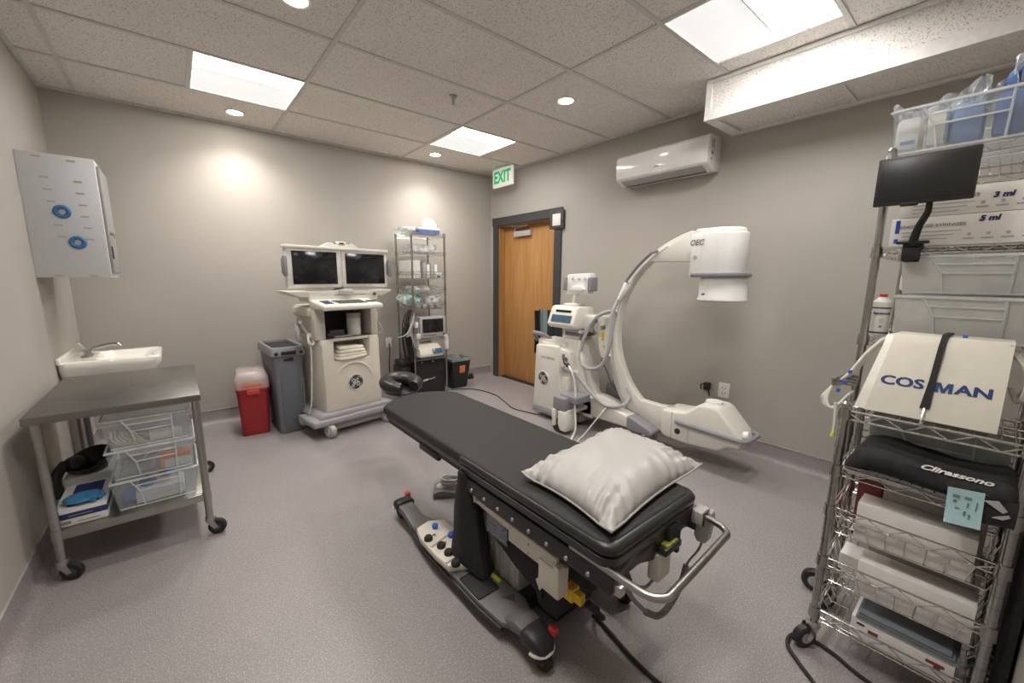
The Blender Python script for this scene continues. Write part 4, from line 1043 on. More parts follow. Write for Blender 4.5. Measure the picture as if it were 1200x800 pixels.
    def cloth(y0, y1, zt, zb, x, off, seed):
        bm = nb(); rnd = random.Random(seed); ph = rnd.uniform(0, 6)
        cols = 12; rows = 8; thk = .008
        G = []
        for s in (0, 1):
            g = []
            for r in range(rows+1):
                v = r/rows; row = []
                for c_ in range(cols+1):
                    u = c_/cols; yy = y0+(y1-y0)*u; zz = zt+(zb+off*math.sin(3*u+ph)-zt)*v
                    xx = x+.018*math.sin(9*u+ph)*v**.5+.01*math.sin(21*u+ph)-(.02*(1-v)**3)+s*thk
                    row.append(bm.verts.new((xx, yy, zz)))
                g.append(row)
            G.append(g)
        for s in (0, 1):
            for r in range(rows):
                for c_ in range(cols): bm.faces.new((G[s][r][c_], G[s][r+1][c_], G[s][r+1][c_+1], G[s][r][c_+1]))
        for r in range(rows):
            for c_ in (0, cols): bm.faces.new((G[0][r][c_], G[1][r][c_], G[1][r+1][c_], G[0][r+1][c_]))
        for c_ in range(cols):
            for r in (0, rows): bm.faces.new((G[0][r][c_], G[0][r][c_+1], G[1][r][c_+1], G[1][r][c_]))
        return bm
    link('front_flap', cloth(-1.36, -1.68, .99, .66, -.4, .04, 1), M['fabric'], a, 60)
    link('lining', cloth(-1.42, -1.49, .995, .7, -.425, .02, 2), M['mint'], a, 60)
    link('strap', cloth(-1.31, -1.37, .975, .56, -.40, .03, 5), M['fabric'], a, 60)
M['greenkeys'] = mat('membrane_keys', (.05, .13, .14), .5, var=.5, scale=80)

# ------------------------------------------------------------------ treatment table
def bed():
    t = thing('treatment_table', 'long black padded procedure table in room centre', 'treatment table', (-2.17, -2.95, 0))
    x0, x1, yh, yf = -2.408, -1.935, -2.17, -3.735
    xc = (x0+x1)/2
    # pad outline: rounded head end, square foot end
    def outline(e, z, rf=.05):
        p = []
        hw = (x1-x0)/2-e
        # foot corners
        for cxx, a0 in ((xc+hw-rf, -90), ):
            pass
        pts = []
        for k in range(7):
            a = math.radians(180+90*k/6); pts.append((xc-hw+rf+rf*math.cos(a), yf+e+rf+rf*math.sin(a), z))
        for k in range(7):
            a = math.radians(270+90*k/6); pts.append((xc+hw-rf+rf*math.cos(a), yf+e+rf+rf*math.sin(a), z))
        # head end: shallow arch with clipped corners
        n = 14
        for k in range(n+1):
            u = 1-2*k/n
            yy = yh-.035+.13*(1-abs(u)**2.3)-e
            pts.append((xc+hw*u, yy-.02, z))
        return pts
    b = nb(); loft(b, [outline(.012, .552), outline(0, .558), outline(-.003, .575), outline(0, .592), outline(.008, .599), outline(.02, .6)]); link('pad', b, M['vinyltop'], t, 50)
    b = nb(); loft(b, [outline(.02, .525), outline(.01, .53), outline(.008, .552), outline(.016, .556)]); link('under_pad', b, M['vinyl'], t, 50)
    # thick cushioned foot section wrapped in shiny vinyl
    b = nb()
    def foot(e, z, r=.045): return rrect(x0-.004+e, x1+.004-e, yf-.012+e, -2.98, r, z)
    loft(b, [foot(.006, .523), foot(-.002, .53), foot(-.004, .556), foot(.004, .561), foot(-.004, .566), foot(-.006, .58), foot(.0, .592), foot(.02, .5955)])
    link('foot_cushion', b, M['vinyl'], t, 60)
    # wrinkled end apron at the foot
    b = nb(); n = 26; rows = [[], [], [], []]
    for k in range(n+1):
        u = k/n; x = x0+.015+(x1-x0-.03)*u
        for r, (z, dy) in enumerate(((.535, .0), (.51, -.003), (.485, .002), (.462+.012*math.sin(u*9), .006))):
            rows[r].append((x, yf-.006+dy+.004*math.sin(u*23+r*2), z))
    loft(b, rows+[[(p[0], p[1]+.012, p[2]) for p in r] for r in rows[::-1]], cap=False, closed=False); link('end_apron', b, M['vinyl'], t, 60)
    b = nb(); box(b, xc+.05, xc+.105, yf-.022, yf-.008, .492, .54, .003); link('strap_loop', b, M['fabric'], t)
    # frame and side rails with their screws
    b = nb()
    box(b, x0+.015, x0+.03, -3.0, -2.25, .508, .526); box(b, x1-.03, x1-.015, -3.0, -2.25, .508, .526); box(b, x0+.03, x1-.03, -2.32, -2.28, .505, .525); box(b, x0+.01, x0+.03, -2.8, -2.62, .485, .52, .004)
    box(b, x0+.02, x1-.02, -3.65, -2.3, .515, .53)
    link('top_frame', b, M['black'], t)
    for xx, s in ((x0+.004, -1), (x1-.004, 1)):
        b = nb(); box(b, xx-.006, xx+.006, -3.752, -2.985, .458, .516, .002); ra = link('side_rail', b, M['black'], t)
        for k in range(8):
            y = -3.09-.0835*k
            bb = nb(); cyl(bb, (xx+s*.006, y, .478), (xx+s*.0105, y, .478), .0075, .0065, seg=12); link('screw', bb, M['steeldull'], ra)
    # actuator bracket, plate and motor box on the near side
    b = nb(); box(b, -2.388, -2.372, -3.53, -3.29, .36, .428, .004); prism(b, [(-3.08, .43), (-3.31, .425), (-3.31, .398), (-3.08, .41)], -2.386, -2.368, 'x', .003); cyl(b, (-2.392, -3.075, .43), (-2.37, -3.075, .43), .017); link('actuator_bracket', b, M['cream'], t)
    b = nb(); box(b, -2.395, -2.345, -3.548, -3.455, .29, .392, .006); cyl(b, (-2.398, -3.54, .398), (-2.37, -3.54, .398), .012); prism(b, [(-3.44, .3), (-3.46, .27), (-3.47, .285)], -2.39, -2.37, 'x'); link('motor_box', b, M['cream'], t)
    b = nb()
    for y, z in ((-3.3, .415), (-3.4, .405), (-3.4, .372), (-3.52, .41), (-3.52, .37)): cyl(b, (-2.391, y, z), (-2.387, y, z), .004, seg=8)
    link('bracket_screws', b, M['steeldull'], t)
    b = nb(); box(b, -2.373, -2.369, -3.265, -3.135, .312, .42, .001); lab = link('rating_plate', b, M['platelabel'], t)
    b = nb()
    for k in range(6): box(b, -2.3745, -2.372, -3.25+.012*(k % 2), -3.15, .325+.015*k, .328+.015*k)
    link('print_lines', b, M['ltprint'], lab)
    # lifting column
    b = nb(); box(b, -2.3, -2.06, -3.25, -3.04, .05, .40, .006); 
    for k in range(5): box(b, -2.306, -2.298, -3.235+.04*k, -3.215+.04*k, .06, .395, .002)
    link('column_outer', b, M['alu'], t)
    b = nb(); box(b, -2.315, -2.285, -3.04, -3.0, .05, .43, .004); box(b, -2.27, -2.1, -3.2, -3.08, .38, .52, .004); link('column_inner', b, M['creamshade'], t)
    b = nb(); box(b, x0+.03, x1-.03, -3.5, -3.0, .43, .5, .01); prism(b, [(-3.12, .44), (-3.3, .44), (-3.44, .36), (-3.44, .2), (-3.4, .22), (-3.3, .245), (-3.15, .3), (-3.12, .33)], -2.36, -2.345, 'x', .003); box(b, -2.35, -2.1, -3.5, -3.4, .15, .45, .02); link('lift_mechanism', b, M['fabric'], t)
    # black cloth shroud at the head side of the column
    b = nb()
    top = []; bot = []; m1 = []
    n = 20
    for k in range(n+1):
        a = 2*PI*k/n
        w = .5+.5*math.cos(a)
        top.append((-2.395+.03*math.cos(a), -3.025+.03*math.sin(a), .53)); m1.append((-2.375+.045*math.cos(a)+.004*math.sin(5*a), -3.01+.075*math.sin(a)+.006*math.sin(4*a), .34)); bot.append((-2.36+.062*math.cos(a)+.008*math.sin(4*a), -3.01+.125*math.sin(a)+.006*math.cos(5*a), .115+.02*math.sin(a)))
    loft(b, [bot[:-1], m1[:-1], top[:-1]]); link('cloth_shroud', b, M['fabric'], t, 60)
    # base: two long side beams joined by cross plates, castered ends
    for sx in (-1, 1):
        c = -2.17+sx*.235
        X = lambda d: c+sx*d
        b = nb()
        # side beam seen from above, gently shaped
        plan = [(X(-.05), -2.5), (X(.02), -2.5), (X(.03), -2.62), (X(.055), -2.8), (X(.055), -3.2), (X(.045), -3.33), (X(.02), -3.36), (X(.02), -3.4), (X(-.06), -3.4), (X(-.1), -3.3), (X(-.1), -2.7), (X(-.06), -2.56)]
        prism(b, plan, .06, .085, 'z', .008)
        prism(b, [(-2.41, .115), (-2.5, .112), (-2.62, .075), (-2.65, .06), (-2.62, .045), (-2.5, .07), (-2.41, .08)], min(X(-.045), X(.035)), max(X(-.045), X(.035)), 'x', .008)
        prism(b, [(-3.46, .115), (-3.38, .115), (-3.32, .085), (-3.28, .07), (-3.32, .05), (-3.4, .075), (-3.46, .08)], min(X(-.06), X(.03)), max(X(-.06), X(.03)), 'x', .008)
        be = link('base_beam', b, M['greymid2'], t)
        b = nb(); prism(b, [(X(.045), -2.6), (X(.062), -2.8), (X(.062), -3.2), (X(.05), -3.33), (X(.03), -3.33), (X(.03), -2.6)], .045, .063, 'z', .004); link('beam_skirt', b, M['black'], be)
        for y, d in ((-2.41, 1), (-3.46, -1)):
            b = nb()
            rings = []
            for q, hw, zt, zb in ((-.035, .047, .121, .085), (-.03, .05, .127, .072), (.0, .05, .129, .07), (.03, .045, .118, .07), (.05, .034, .1, .07), (.06, .02, .085, .072)):
                ring = []
                for k in range(18):
                    a = 2*PI*k/18; ca, sa = math.cos(a), math.sin(a)
                    ring.append((X(-.008)+hw*abs(ca)**.6*(1 if ca > 0 else -1), y+d*q, (zt+zb)/2+(zt-zb)/2*abs(sa)**.55*(1 if sa > 0 else -1)))
                rings.append(ring)
            loft(b, rings); link('end_cap', b, M['black'], be, 45)
            b = nb(); box(b, X(-.05)-.012, X(-.05)+.012, y+d*.035-.015, y+d*.035+.015, .11, .132, .003); link('brake_tab', b, M['redlt'], be)
            f = caster(t, X(-.008), y+d*.01, .036, .03, PI/2*d, top=.085, wheelmat='rubber', hub='dkgrey', forkmat='black')
            b = nb(); tube(b, [(X(-.008)+.047*math.cos(a), y+d*(.015+.045*math.sin(a)), .072) for a in [PI*k/12 for k in range(13)]], .006, 6); link('bumper_lip', b, M['cream'], be)
    b = nb(); box(b, -2.33, -2.01, -3.3, -3.0, .05, .075, .004); box(b, -2.3, -2.04, -3.12, -3.06, .03, .08, .004); box(b, -2.32, -2.0, -3.32, -3.24, .04, .066, .006)
    box(b, -2.26, -2.05, -3.42, -3.3, .03, .1, .01); link('base_plate', b, M['black'], t)
    b = nb(); box(b, -2.325, -2.315, -3.29, -3.04, .07, .08, .002); link('plate_edge', b, M['steeldull'], t)
    b = nb(); box(b, -2.342, -2.326, -3.175, -3.085, .084, .0905, .001); link('warning_strip', b, M['lime'], t)
    b = nb(); box(b, -2.455, -2.355, -3.2, -3.06, .0848, .089, .006); link('step_pad', b, M['rubber'], t)
    b = nb(); prism(b, [(-2.38, -3.24), (-2.35, -3.29), (-2.33, -3.26)], .0848, .087, 'z'); link('arrow_mark', b, M['dkgrey'], t)
    # white foot-control panel with black and blue buttons
    b = nb(); prism(b, [(-2.475, -2.76), (-2.455, -2.68), (-2.38, -2.66), (-2.31, -2.7), (-2.31, -3.02), (-2.38, -3.05), (-2.47, -3.0), (-2.478, -2.9)], .085, .118, 'z', .008); prism(b, [(-2.47, -2.84), (-2.33, -2.80), (-2.33, -2.815), (-2.47, -2.855)], .115, .126, 'z', .004)
    prism(b, [(-2.47, -2.975), (-2.36, -2.955), (-2.36, -2.967), (-2.47, -2.987)], .115, .126, 'z', .004); pa = link('foot_panel', b, M['cream'], t)
    for x, y in ((-2.452, -2.795), (-2.432, -2.875), (-2.43, -2.935), (-2.44, -3.01)):
        b = nb(); lathe(b, [(.019, .115), (.02, .128), (.015, .136), (0, .138)], (x, y, 0), 18); link('foot_button', b, M['rubber'], pa)
    for x, y in ((-2.385, -2.735), (-2.36, -2.84)):
        b = nb(); lathe(b, [(.014, .115), (.015, .134), (.011, .138), (0, .138)], (x, y, 0), 8); link('release_button', b, M['bluebtn'], pa)
    b = nb()
    for x, y in ((-2.415, -2.78), (-2.405, -2.86), (-2.40, -2.98)): box(b, x-.008, x+.008, y-.004, y+.004, .118, .1192); box(b, x-.004, x+.002, y-.014, y-.008, .118, .1192)
    link('panel_icons', b, M['dkgrey'], pa)
    # foot rail: bent tube handle
    b = nb(); tube(b, [(-2.4, -3.6, .522), (-2.4, -3.72, .522), (-2.4, -3.8, .522), (-2.395, -3.855, .522), (-2.368, -3.883, .522), (-2.32, -3.885, .522), (-2.03, -3.872, .522), (-1.98, -3.866, .522), (-1.955, -3.84, .522), (-1.945, -3.8, .522), (-1.942, -3.7, .522)], .0108, 12, smooth=4); link('foot_rail', b, M['steel'], t)
    b = nb(); box(b, -2.4, -2.375, -3.775, -3.745, .46, .49, .003); cyl(b, (-2.376, -3.76, .475), (-2.355, -3.76, .475), .008); link('rail_clamp', b, M['steeldull'], t)
    b = nb(); box(b, -1.965, -1.93, -3.775, -3.735, .505, .545, .004); link('rail_clamp', b, M['steeldull'], t)
    # control box slung under the foot end
    b = nb(); box(b, -2.17, -2.095, -3.755, -3.715, .37, .465, .008); cb = link('control_box', b, M['creamshade'], t)
    b = nb(); box(b, -2.16, -2.065, -3.77, -3.715, .465, .488, .004); box(b, -2.07, -2.052, -3.76, -3.71, .43, .52, .006); link('box_bracket', b, M['black'], cb)
    b = nb(); box(b, -2.145, -2.08, -3.765, -3.735, .486, .494, .002); link('level_vial', b, M['limedull'], cb)
    b = nb(); tube(b, [(-2.165, -3.735, .37), (-2.2, -3.73, .36), (-2.27, -3.72, .4), (-2.34, -3.71, .45)], .005, 6, smooth=5); link('box_lead', b, M['greymid'], cb)
    b = nb(); box(b, -2.335, -2.295, -3.555, -3.49, .25, .3, .006); box(b, -2.328, -2.302, -3.585, -3.545, .257, .293, .004); pw = link('mains_inlet', b, M['yellow'], t)
    b = nb(); box(b, -2.345, -2.325, -3.54, -3.5, .305, .325, .003); link('rocker_switch', b, M['redlt'], pw)
    # face cradle beyond the head end
    b = nb(); c = Vector((-2.02, -1.60, .535))
    pts = []
    for k in range(23):
        a = math.radians(-62+304*k/22)
        pts.append(c+Vector((.1*math.cos(a), .115*math.sin(a), .012*math.sin(a))))
    tube(b, pts, lambda s: .056*(1-.25*abs(2*s-1)**4), 12, flat=.9, smooth=2); fc = link('face_cradle', b, M['vinyl'], t, 60)
    b = nb(); ellipse = [(c.x+.12*math.cos(2*PI*k/24), c.y+.14*math.sin(2*PI*k/24)) for k in range(24)]
    prism(b, ellipse, .475, .49, 'z', .004)
    for s in (-1, 1): tube(b, [(c.x+s*.05, c.y-.1, .482), (xc+s*.06+.02, -2.15, .505), (xc+s*.06, -2.3, .515)], .009, 8)
    link('cradle_frame', b, M['black'], fc)

M['greymid2'] = mat('base_grey', (.13, .125, .12), .45, var=.04)
M['platelabel'] = mat('rating_label', (.16, .2, .27), .4, var=.5, scale=60)

def bed_things():
    # pillow: stuffed square with pinched corners and a seam
    t = thing('pillow', 'off-white vinyl pillow on foot end of black table', 'pillow', (-2.08, -3.48, .605))
    P = [Vector((-2.358, -3.322, .62)), Vector((-1.735, -3.272, .62)), Vector((-1.79, -3.69, .62)), Vector((-2.39, -3.73, .62))]   # head-left, head-right, foot-right, foot-left
    n = 72
    def S(u, v): return P[0]*(1-u)*(1-v)+P[1]*u*(1-v)+P[2]*u*v+P[3]*(1-u)*v
    b = nb(); G = [[], []]
    rnd = random.Random(2)
    for s in (0, 1):
        for j in range(n+1):
            row = []
            for i in range(n+1):
                u, v = i/n, j/n
                U, V = 2*u-1, 2*v-1
                # sides bow inwards between the corners
                uu = u-.045*(1-V*V)*U*abs(U)**.5*1.0; vv = v-.05*(1-U*U)*V*abs(V)**.5
                p = S(uu, vv)
                k = max(0, (1-abs(U)**3.2))**.55*max(0, (1-abs(V)**3.2))**.55
                edge = max(abs(U), abs(V))
                wr = .0062*math.sin(62*u+9*v+2.5*math.sin(7*u))*max(0, abs(V)-.45)*(.6+.4*math.sin(11*u))+.0062*math.sin(66*v+8*u+2.5*math.sin(9*v))*max(0, abs(U)-.45)*(.6+.4*math.sin(9*v))
                wr += .0007*math.sin(8*u+11*v)+.0006*math.sin(13*u-6*v)+.0003*math.sin(31*u+19*v)
                p.z = (.618+.088*k+wr*2.6*min(1, k*3)) if s == 0 else max(.6025, .618-.02*k)
                cz = max(0, (abs(U)*abs(V)-.75)/.25)
                p.z += .012*cz if s == 0 else .012*cz
                row.append(b.verts.new(p))
            G[s].append(row)
    for s in (0, 1):
        for j in range(n):
            for i in range(n): b.faces.new((G[s][j][i], G[s][j][i+1], G[s][j+1][i+1], G[s][j+1][i]))
    bmesh.ops.remove_doubles(b, verts=b.verts[:], dist=.0004)
    link('cover', b, M['pillow'], t, 80)
    b = nb(); ring = []
    for (ua, va), (ub, vb) in (((0, 0), (1, 0)), ((1, 0), (1, 1)), ((1, 1), (0, 1)), ((0, 1), (0, 0))):
        for k in range(14):
            q = k/14; u = ua+(ub-ua)*q; v = va+(vb-va)*q; U, V = 2*u-1, 2*v-1
            p = S(u-.045*(1-V*V)*U, v-.05*(1-U*U)*V); cz = max(0, (abs(U)*abs(V)-.75)/.25)
            p.z = .6185+.012*cz; ring.append(p)
    tube(b, ring, .004, 6, closed=True, flat=.8); link('seam', b, M['pillow'], t, 60)
    # hand pendant clipped to the foot rail, coiled lead
    t = thing('hand_control', 'grey hand control clipped on the table foot rail', 'remote control', (-1.91, -3.765, .41))
    b = nb(); prism(b, [(-3.735, .535), (-3.795, .535), (-3.798, .5), (-3.79, .43), (-3.78, .412), (-3.752, .41), (-3.742, .43), (-3.736, .5)], -1.926, -1.895, 'x', .006, 3); bd = link('body', b, M['greylt'], t)
    b = nb(); box(b, -1.97, -1.915, -3.785, -3.75, .536, .547, .004); box(b, -1.972, -1.962, -3.785, -3.75, .5, .545, .003); link('clip', b, M['greylt'], t)
    b = nb(); box(b, -1.928, -1.9235, -3.775, -3.757, .475, .505, .002); link('key_pad', b, M['dkgrey'], t)
    b = nb(); tube(b, [(-1.91, -3.767, .415), (-1.93, -3.765, .385), (-1.955, -3.75, .35), (-1.965, -3.745, .33)], .004, 6, smooth=5)
    path = catmull([(-1.965, -3.745, .33), (-1.985, -3.74, .26), (-2.03, -3.73, .20), (-2.1, -3.73, .2), (-2.2, -3.74, .28)], 30)
    hel = []; a = Vector((0, 1, 0))
    for i, p in enumerate(path):
        d = (path[min(i+1, len(path)-1)]-path[max(i-1, 0)]).normalized(); u = a.cross(d).normalized(); v = d.cross(u)
        for q in range(3):
            an = (i*3+q)*2*PI/7.0; hel.append(p+u*math.cos(an)*.0085+v*math.sin(an)*.0085)
    tube(b, hel, .0028, 5)
    tube(b, [(-2.2, -3.74, .28), (-2.29, -3.75, .38), (-2.35, -3.76, .455)], .007, 8, smooth=4); link('coiled_lead', b, M['greymid'], t)
    # mains cable from the table to the camera
    b = nb(); tube(b, [(-2.31, -3.6, .27), (-2.25, -3.62, .2), (-2.14, -3.5, .05), (-2.1, -3.48, .009), (-2.115, -3.56, .008), (-2.14, -3.68, .008), (-2.145, -3.8, .008), (-2.12, -4.0, .008), (-2.1, -4.2, .008)], .0075, 8, smooth=8); tube(b, [(-2.31, -3.6, .272), (-2.28, -3.615, .24)], .014, 8)
    mono('mains_cable', b, M['rubber'], 'black mains cable running from yellow inlet across floor', 'cable')
    # foot pedal on the floor
    t = thing('foot_pedal', 'grey foot pedal with coiled lead on the floor', 'foot pedal', (-2.08, -2.3, 0))
    rot = Matrix.Translation((-2.07, -2.315, 0)) @ Matrix.Rotation(math.radians(58), 4, 'Z')
    b = nb(); prism(b, [(-.07, 0), (.08, 0), (.08, .035), (.03, .05), (-.07, .03)], -.065, .065, 'x', .006, mx=rot); link('base', b, M['greymid'], t)
    b = nb(); lathe(b, [(.028, 0), (.03, .01), (.022, .018), (0, .02)], rot @ Vector((0, .035, .04)), 18); link('button', b, M['paper'], t)
    b = nb()
    for k in range(6): tube(b, [rot @ Vector((.05*math.cos(a)*(.8+.06*k)+.02, -.02+.055*math.sin(a), .052+.007*k+.01*math.sin(a+k))) for a in [2*PI*i/16 for i in range(16)]], .006, 6, closed=True)
    link('coiled_lead', b, M['greylt'], t)

# ------------------------------------------------------------------ right-hand racks
def tall_rack():
    x0, x1, y1, y0 = -1.25, -.62, -4.0, -4.425
    t = thing('wire_rack', 'tall chrome wire rack with syringe boxes, by right wall', 'wire rack', (-.94, -4.2, 0))
    zs = (1.725, 1.415, 1.095, .74, .4, .16)
    for x in (x0, x1):
        for y in (y0, y1):
            p = post(t, x, y, .12, 1.745, .0125, zs)
            caster(p, x, y, .048, .03, 1.75 if y == y1 else 4.0, top=.125, wheelmat='black', hub='greylt')
    for z in zs: link('wire_shelf', wire_shelf(x0, x1, y0, y1, z, along='x', step=.026, rw=.0028), M['chrome'], t)
    g = 'clear bins on the tall rack'
    clear_bin('storage_bin', -1.275, -.8, -4.34, -3.985, 1.73, 1.868, 'clear plastic bin of bagged supplies on top of tall rack', g, '-x', 'clear', .02, .035)
    # bagged supplies inside the top bin
    lb = ['blue and cream packet at left inside the top bin', 'cream packet in middle inside the top bin', 'blue packet right of cream one inside the top bin', 'dark blue packet at right inside the top bin']
    for k, (y, c, wd) in enumerate(((-4.03, 'card', .06), (-4.10, 'linen', .05), (-4.165, 'bluepack', .07), (-4.265, 'bluebag', .09))):
        b = nb(); box(b, -1.235, -1.12, y-wd/2, y+wd/2, 1.745, 1.85+.006*k, .012); mono('supply_packet', b, M[c], lb[k], 'packet', 'packets inside the top bin')
    b = nb(); box(b, -1.238, -1.235, -4.125, -4.118, 1.755, 1.85); box(b, -1.238, -1.235, -4.05, -4.015, 1.765, 1.775); mono('packet_labels', b, M['bluepack'], 'blue printed strips on packets inside the top bin', 'labels')
    def sheet(pts, m, label, seed=1, nm='plastic_bag'):
        bm = nb(); rnd = random.Random(seed); ph = [rnd.uniform(0, 6) for _ in range(4)]
        # pts: base polyline (y,z0,z1) ; crumpled film standing in the bin, two layers
        P0 = catmull([(p[0], p[1], p[2]) for p in pts], 6)
        for lay in (0, 1):
            G = []
            for i, p in enumerate(P0):
                row = []
                for j in range(9):
                    v = j/8; zz = p.y+(p.z-p.y)*v
                    row.append(bm.verts.new((-1.2+.05*lay*(1-v)+.02*math.sin(5*v+i*.9+ph[0])+.012*math.sin(i*1.7+ph[1]), p.x+.006*math.sin(7*v+i+ph[2]), zz)))
                G.append(row)
            for i in range(len(G)-1):
                for j in range(8): bm.faces.new((G[i][j], G[i+1][j], G[i+1][j+1], G[i][j+1]))
        mono(nm, bm, M[m], label, 'bag', None, 25)
    sheet([(-3.985, 1.85, 1.915), (-4.01, 1.84, 1.885), (-4.06, 1.83, 1.885), (-4.1, 1.83, 1.9), (-4.15, 1.83, 1.915), (-4.19, 1.83, 1.945), (-4.2, 1.84, 1.90)], 'bag', 'clear crinkled bag rising from left of the top bin', 3)
    sheet([(-4.17, 1.83, 1.87), (-4.22, 1.83, 1.9), (-4.245, 1.83, 1.965), (-4.262, 1.83, 1.975), (-4.27, 1.84, 1.93), (-4.31, 1.83, 1.92)], 'bag', 'clear bag with raised tip over dark blue packet, top bin', 8)
    b = nb(); clump(b, (-1.15, -4.255, 1.89), .05, .028, .06, 9, .2); mono('blue_wrap', b, M['bluebag'], 'dark blue wrap poking up out of the top bin', 'wrap')
    # syringe boxes
    for nm, z0, z1, ya, yb, txt_, ty, tz, lb in (('b5', 1.42, 1.515, -4.42, -4.028, '5 ml', -4.253, 1.498, 'long white 5 ml syringe carton, lower of the two'), ('b3', 1.516, 1.602, -4.42, -4.045, '3 ml', -4.272, 1.566, 'long white 3 ml syringe carton, upper of the two')):
        tt = thing('syringe_carton', lb, 'carton', (-1.15, -4.22, z0), group='syringe cartons on the tall rack')
        b = nb(); box(b, -1.248, -.95, ya, yb, z0, z1, .0015); link('carton', b, M['card'], tt)
        b = nb(); text(b, txt_, .0215, at(NEGX, (-1.2487, ty, tz)), sx=1.1, shear=.15, offset=.0011); link('size_lettering', b, M['navy'], tt)
        b = nb(); text(b, 'SINGLE USE SYRINGES', .0145, at(NEGX, (-1.2487, yb-.1, z1-.03)), sx=1.1); link('title_lettering', b, M['greytxt'], tt)
        b = nb(); yy = yb-.012 if nm == 'b5' else yb-.06
        box(b, -1.2492, -1.247, yy-.011, yy, z0+.045, z1-.006); box(b, -1.2492, -1.247, yy-.011, yy, z0+.012, z0+.026); link('blue_stripe', b, M['bluestripe'], tt)
        b = nb()
        for k in range(3): box(b, -1.2489, -1.247, yb-.12+.015*k-.05, yb-.03, z1-.05-.012*k, z1-.0475-.012*k)
        for k in range(4): box(b, -1.2489, -1.247, yb-.2-.04*k, yb-.175-.04*k, z0+.016, z0+.021); cyl(b, (-1.2489, yb-.188-.04*k, z0+.032), (-1.247, yb-.188-.04*k, z0+.032), .005, seg=8)
        link('small_print', b, M['ltprint'], tt)
    b = nb(); box(b, -1.24, -1.0, -4.03, -3.99, 1.516, 1.56, .002) ; b.free()
    # frosted bins
    clear_bin('storage_bin', -1.262, -.85, -4.405, -4.066, 1.26, 1.385, 'frosted plastic bin, upper of two below syringe cartons', g, '-x', 'frost', .015, .03)
    clear_bin('storage_bin', -1.262, -.85, -4.405, -4.066, 1.105, 1.25, 'frosted plastic bin, lower of two, behind generator cover', g, '-x', 'frost', .012, .03)
    for k, (y, z, lb) in enumerate(((-4.13, 1.115, 'white packet at left in the lower frosted bin'), (-4.3, 1.115, 'white packet at right in the lower frosted bin'), (-4.13, 1.268, 'white packet at left in the upper frosted bin'), (-4.3, 1.268, 'white packet at right in the upper frosted bin'))):
        b = nb(); box(b, -1.22, -1.0, y-.06, y+.06, z, z+.06, .008); mono('white_packet', b, M['paper'], lb, 'packet', 'packets inside the frosted bins')
    # gel bottle
    c = (-1.195, -4.03, 1.1)
    tt = thing('gel_bottle', 'white gel bottle with red cap on the tall rack', 'bottle', c)
    b = nb(); lathe(b, [(0, 0), (.025, 0), (.028, .004), (.028, .11), (.0265, .12), (.0265, .124), (.022, .13), (.014, .14), (.012, .142), (0, .142)], c, 26); link('bottle', b, M['paper'], tt)
    b = nb(); lathe(b, [(.0105, .141), (.0115, .142), (.0115, .153), (0, .153)], c, 20); link('cap', b, M['redlt'], tt)
    b = nb(); lathe(b, [(.028, .008), (.0286, .009), (.0286, .013), (.028, .014)], c, 26, cap=False); lathe(b, [(.028, .1), (.0286, .101), (.0286, .104), (.028, .105)], c, 26, cap=False); link('label_bands', b, M['navy'], tt)
    b = nb()
    vm = bmesh.new(); text(vm, 'Aquasonic', .0135, Matrix.Identity(4), shear=.25, ext=.0003, offset=.0004)
    base_a = math.atan2(-.25, -.97)
    for v in vm.verts:
        a = base_a+v.co.x/.0288; v.co = Vector((c[0]+(.0287+v.co.z)*math.cos(a), c[1]+(.0287+v.co.z)*math.sin(a), c[2]+.083+v.co.y))
    link('lettering', vm, M['navy'], tt)
    for k in range(4):
        w = (.5, .4, .4, .28)[k]; h = (.002, .002, .002, .009)[k]
        P = [base_a-w/2+w*i/6 for i in range(7)]; z = c[2]+(.06, .054, .048, .03)[k]
        loft(b, [[(c[0]+.0285*math.cos(a), c[1]+.0285*math.sin(a), z) for a in P], [(c[0]+.0285*math.cos(a), c[1]+.0285*math.sin(a), z+h) for a in P]], cap=False, closed=False)
    link('print_lines', b, M['greytxt'], tt)
    # tablet on a gooseneck clamp
    tt = thing('tablet_display', 'black tablet screen on bent arm clamped to tall rack', 'tablet', (-1.27, -4.1, 1.4))
    T0 = Matrix.Translation((-1.4, -4.108, 1.617))
    b = nb(); box(b, -.008, .01, -.1115, .1115, -.074, .074, .004, mx=T0); link('casing', b, M['black'], tt)
    b = nb(); box(b, -.0095, -.0075, -.102, .102, -.062, .066, .001, mx=T0); link('screen', b, M['screen2'], tt)
    b = nb(); box(b, -.012, .014, .005, .045, -.079, -.07, .003, mx=T0); box(b, .01, .025, -.05, .02, -.05, .05, .004, mx=T0); link('cradle', b, M['rubber'], tt)
    b = nb(); tube(b, [(-1.38, -4.125, 1.6), (-1.385, -4.128, 1.54), (-1.37, -4.125, 1.515), (-1.335, -4.108, 1.48), (-1.315, -4.1, 1.45), (-1.3, -4.095, 1.425)], lambda s: .0065+.006*s, 10, smooth=5); link('arm', b, M['rubber'], tt)
    b = nb(); box(b, -1.305, -1.225, -4.118, -4.072, 1.408, 1.432, .004); box(b, -1.305, -1.285, -4.118, -4.072, 1.37, 1.42, .004); box(b, -1.3, -1.23, -4.113, -4.077, 1.366, 1.378, .003); box(b, -1.315, -1.285, -4.135, -4.055, 1.425, 1.434, .003)
    box(b, -1.307, -1.303, -4.1, -4.085, 1.385, 1.39); link('clamp', b, M['rubber'], tt)

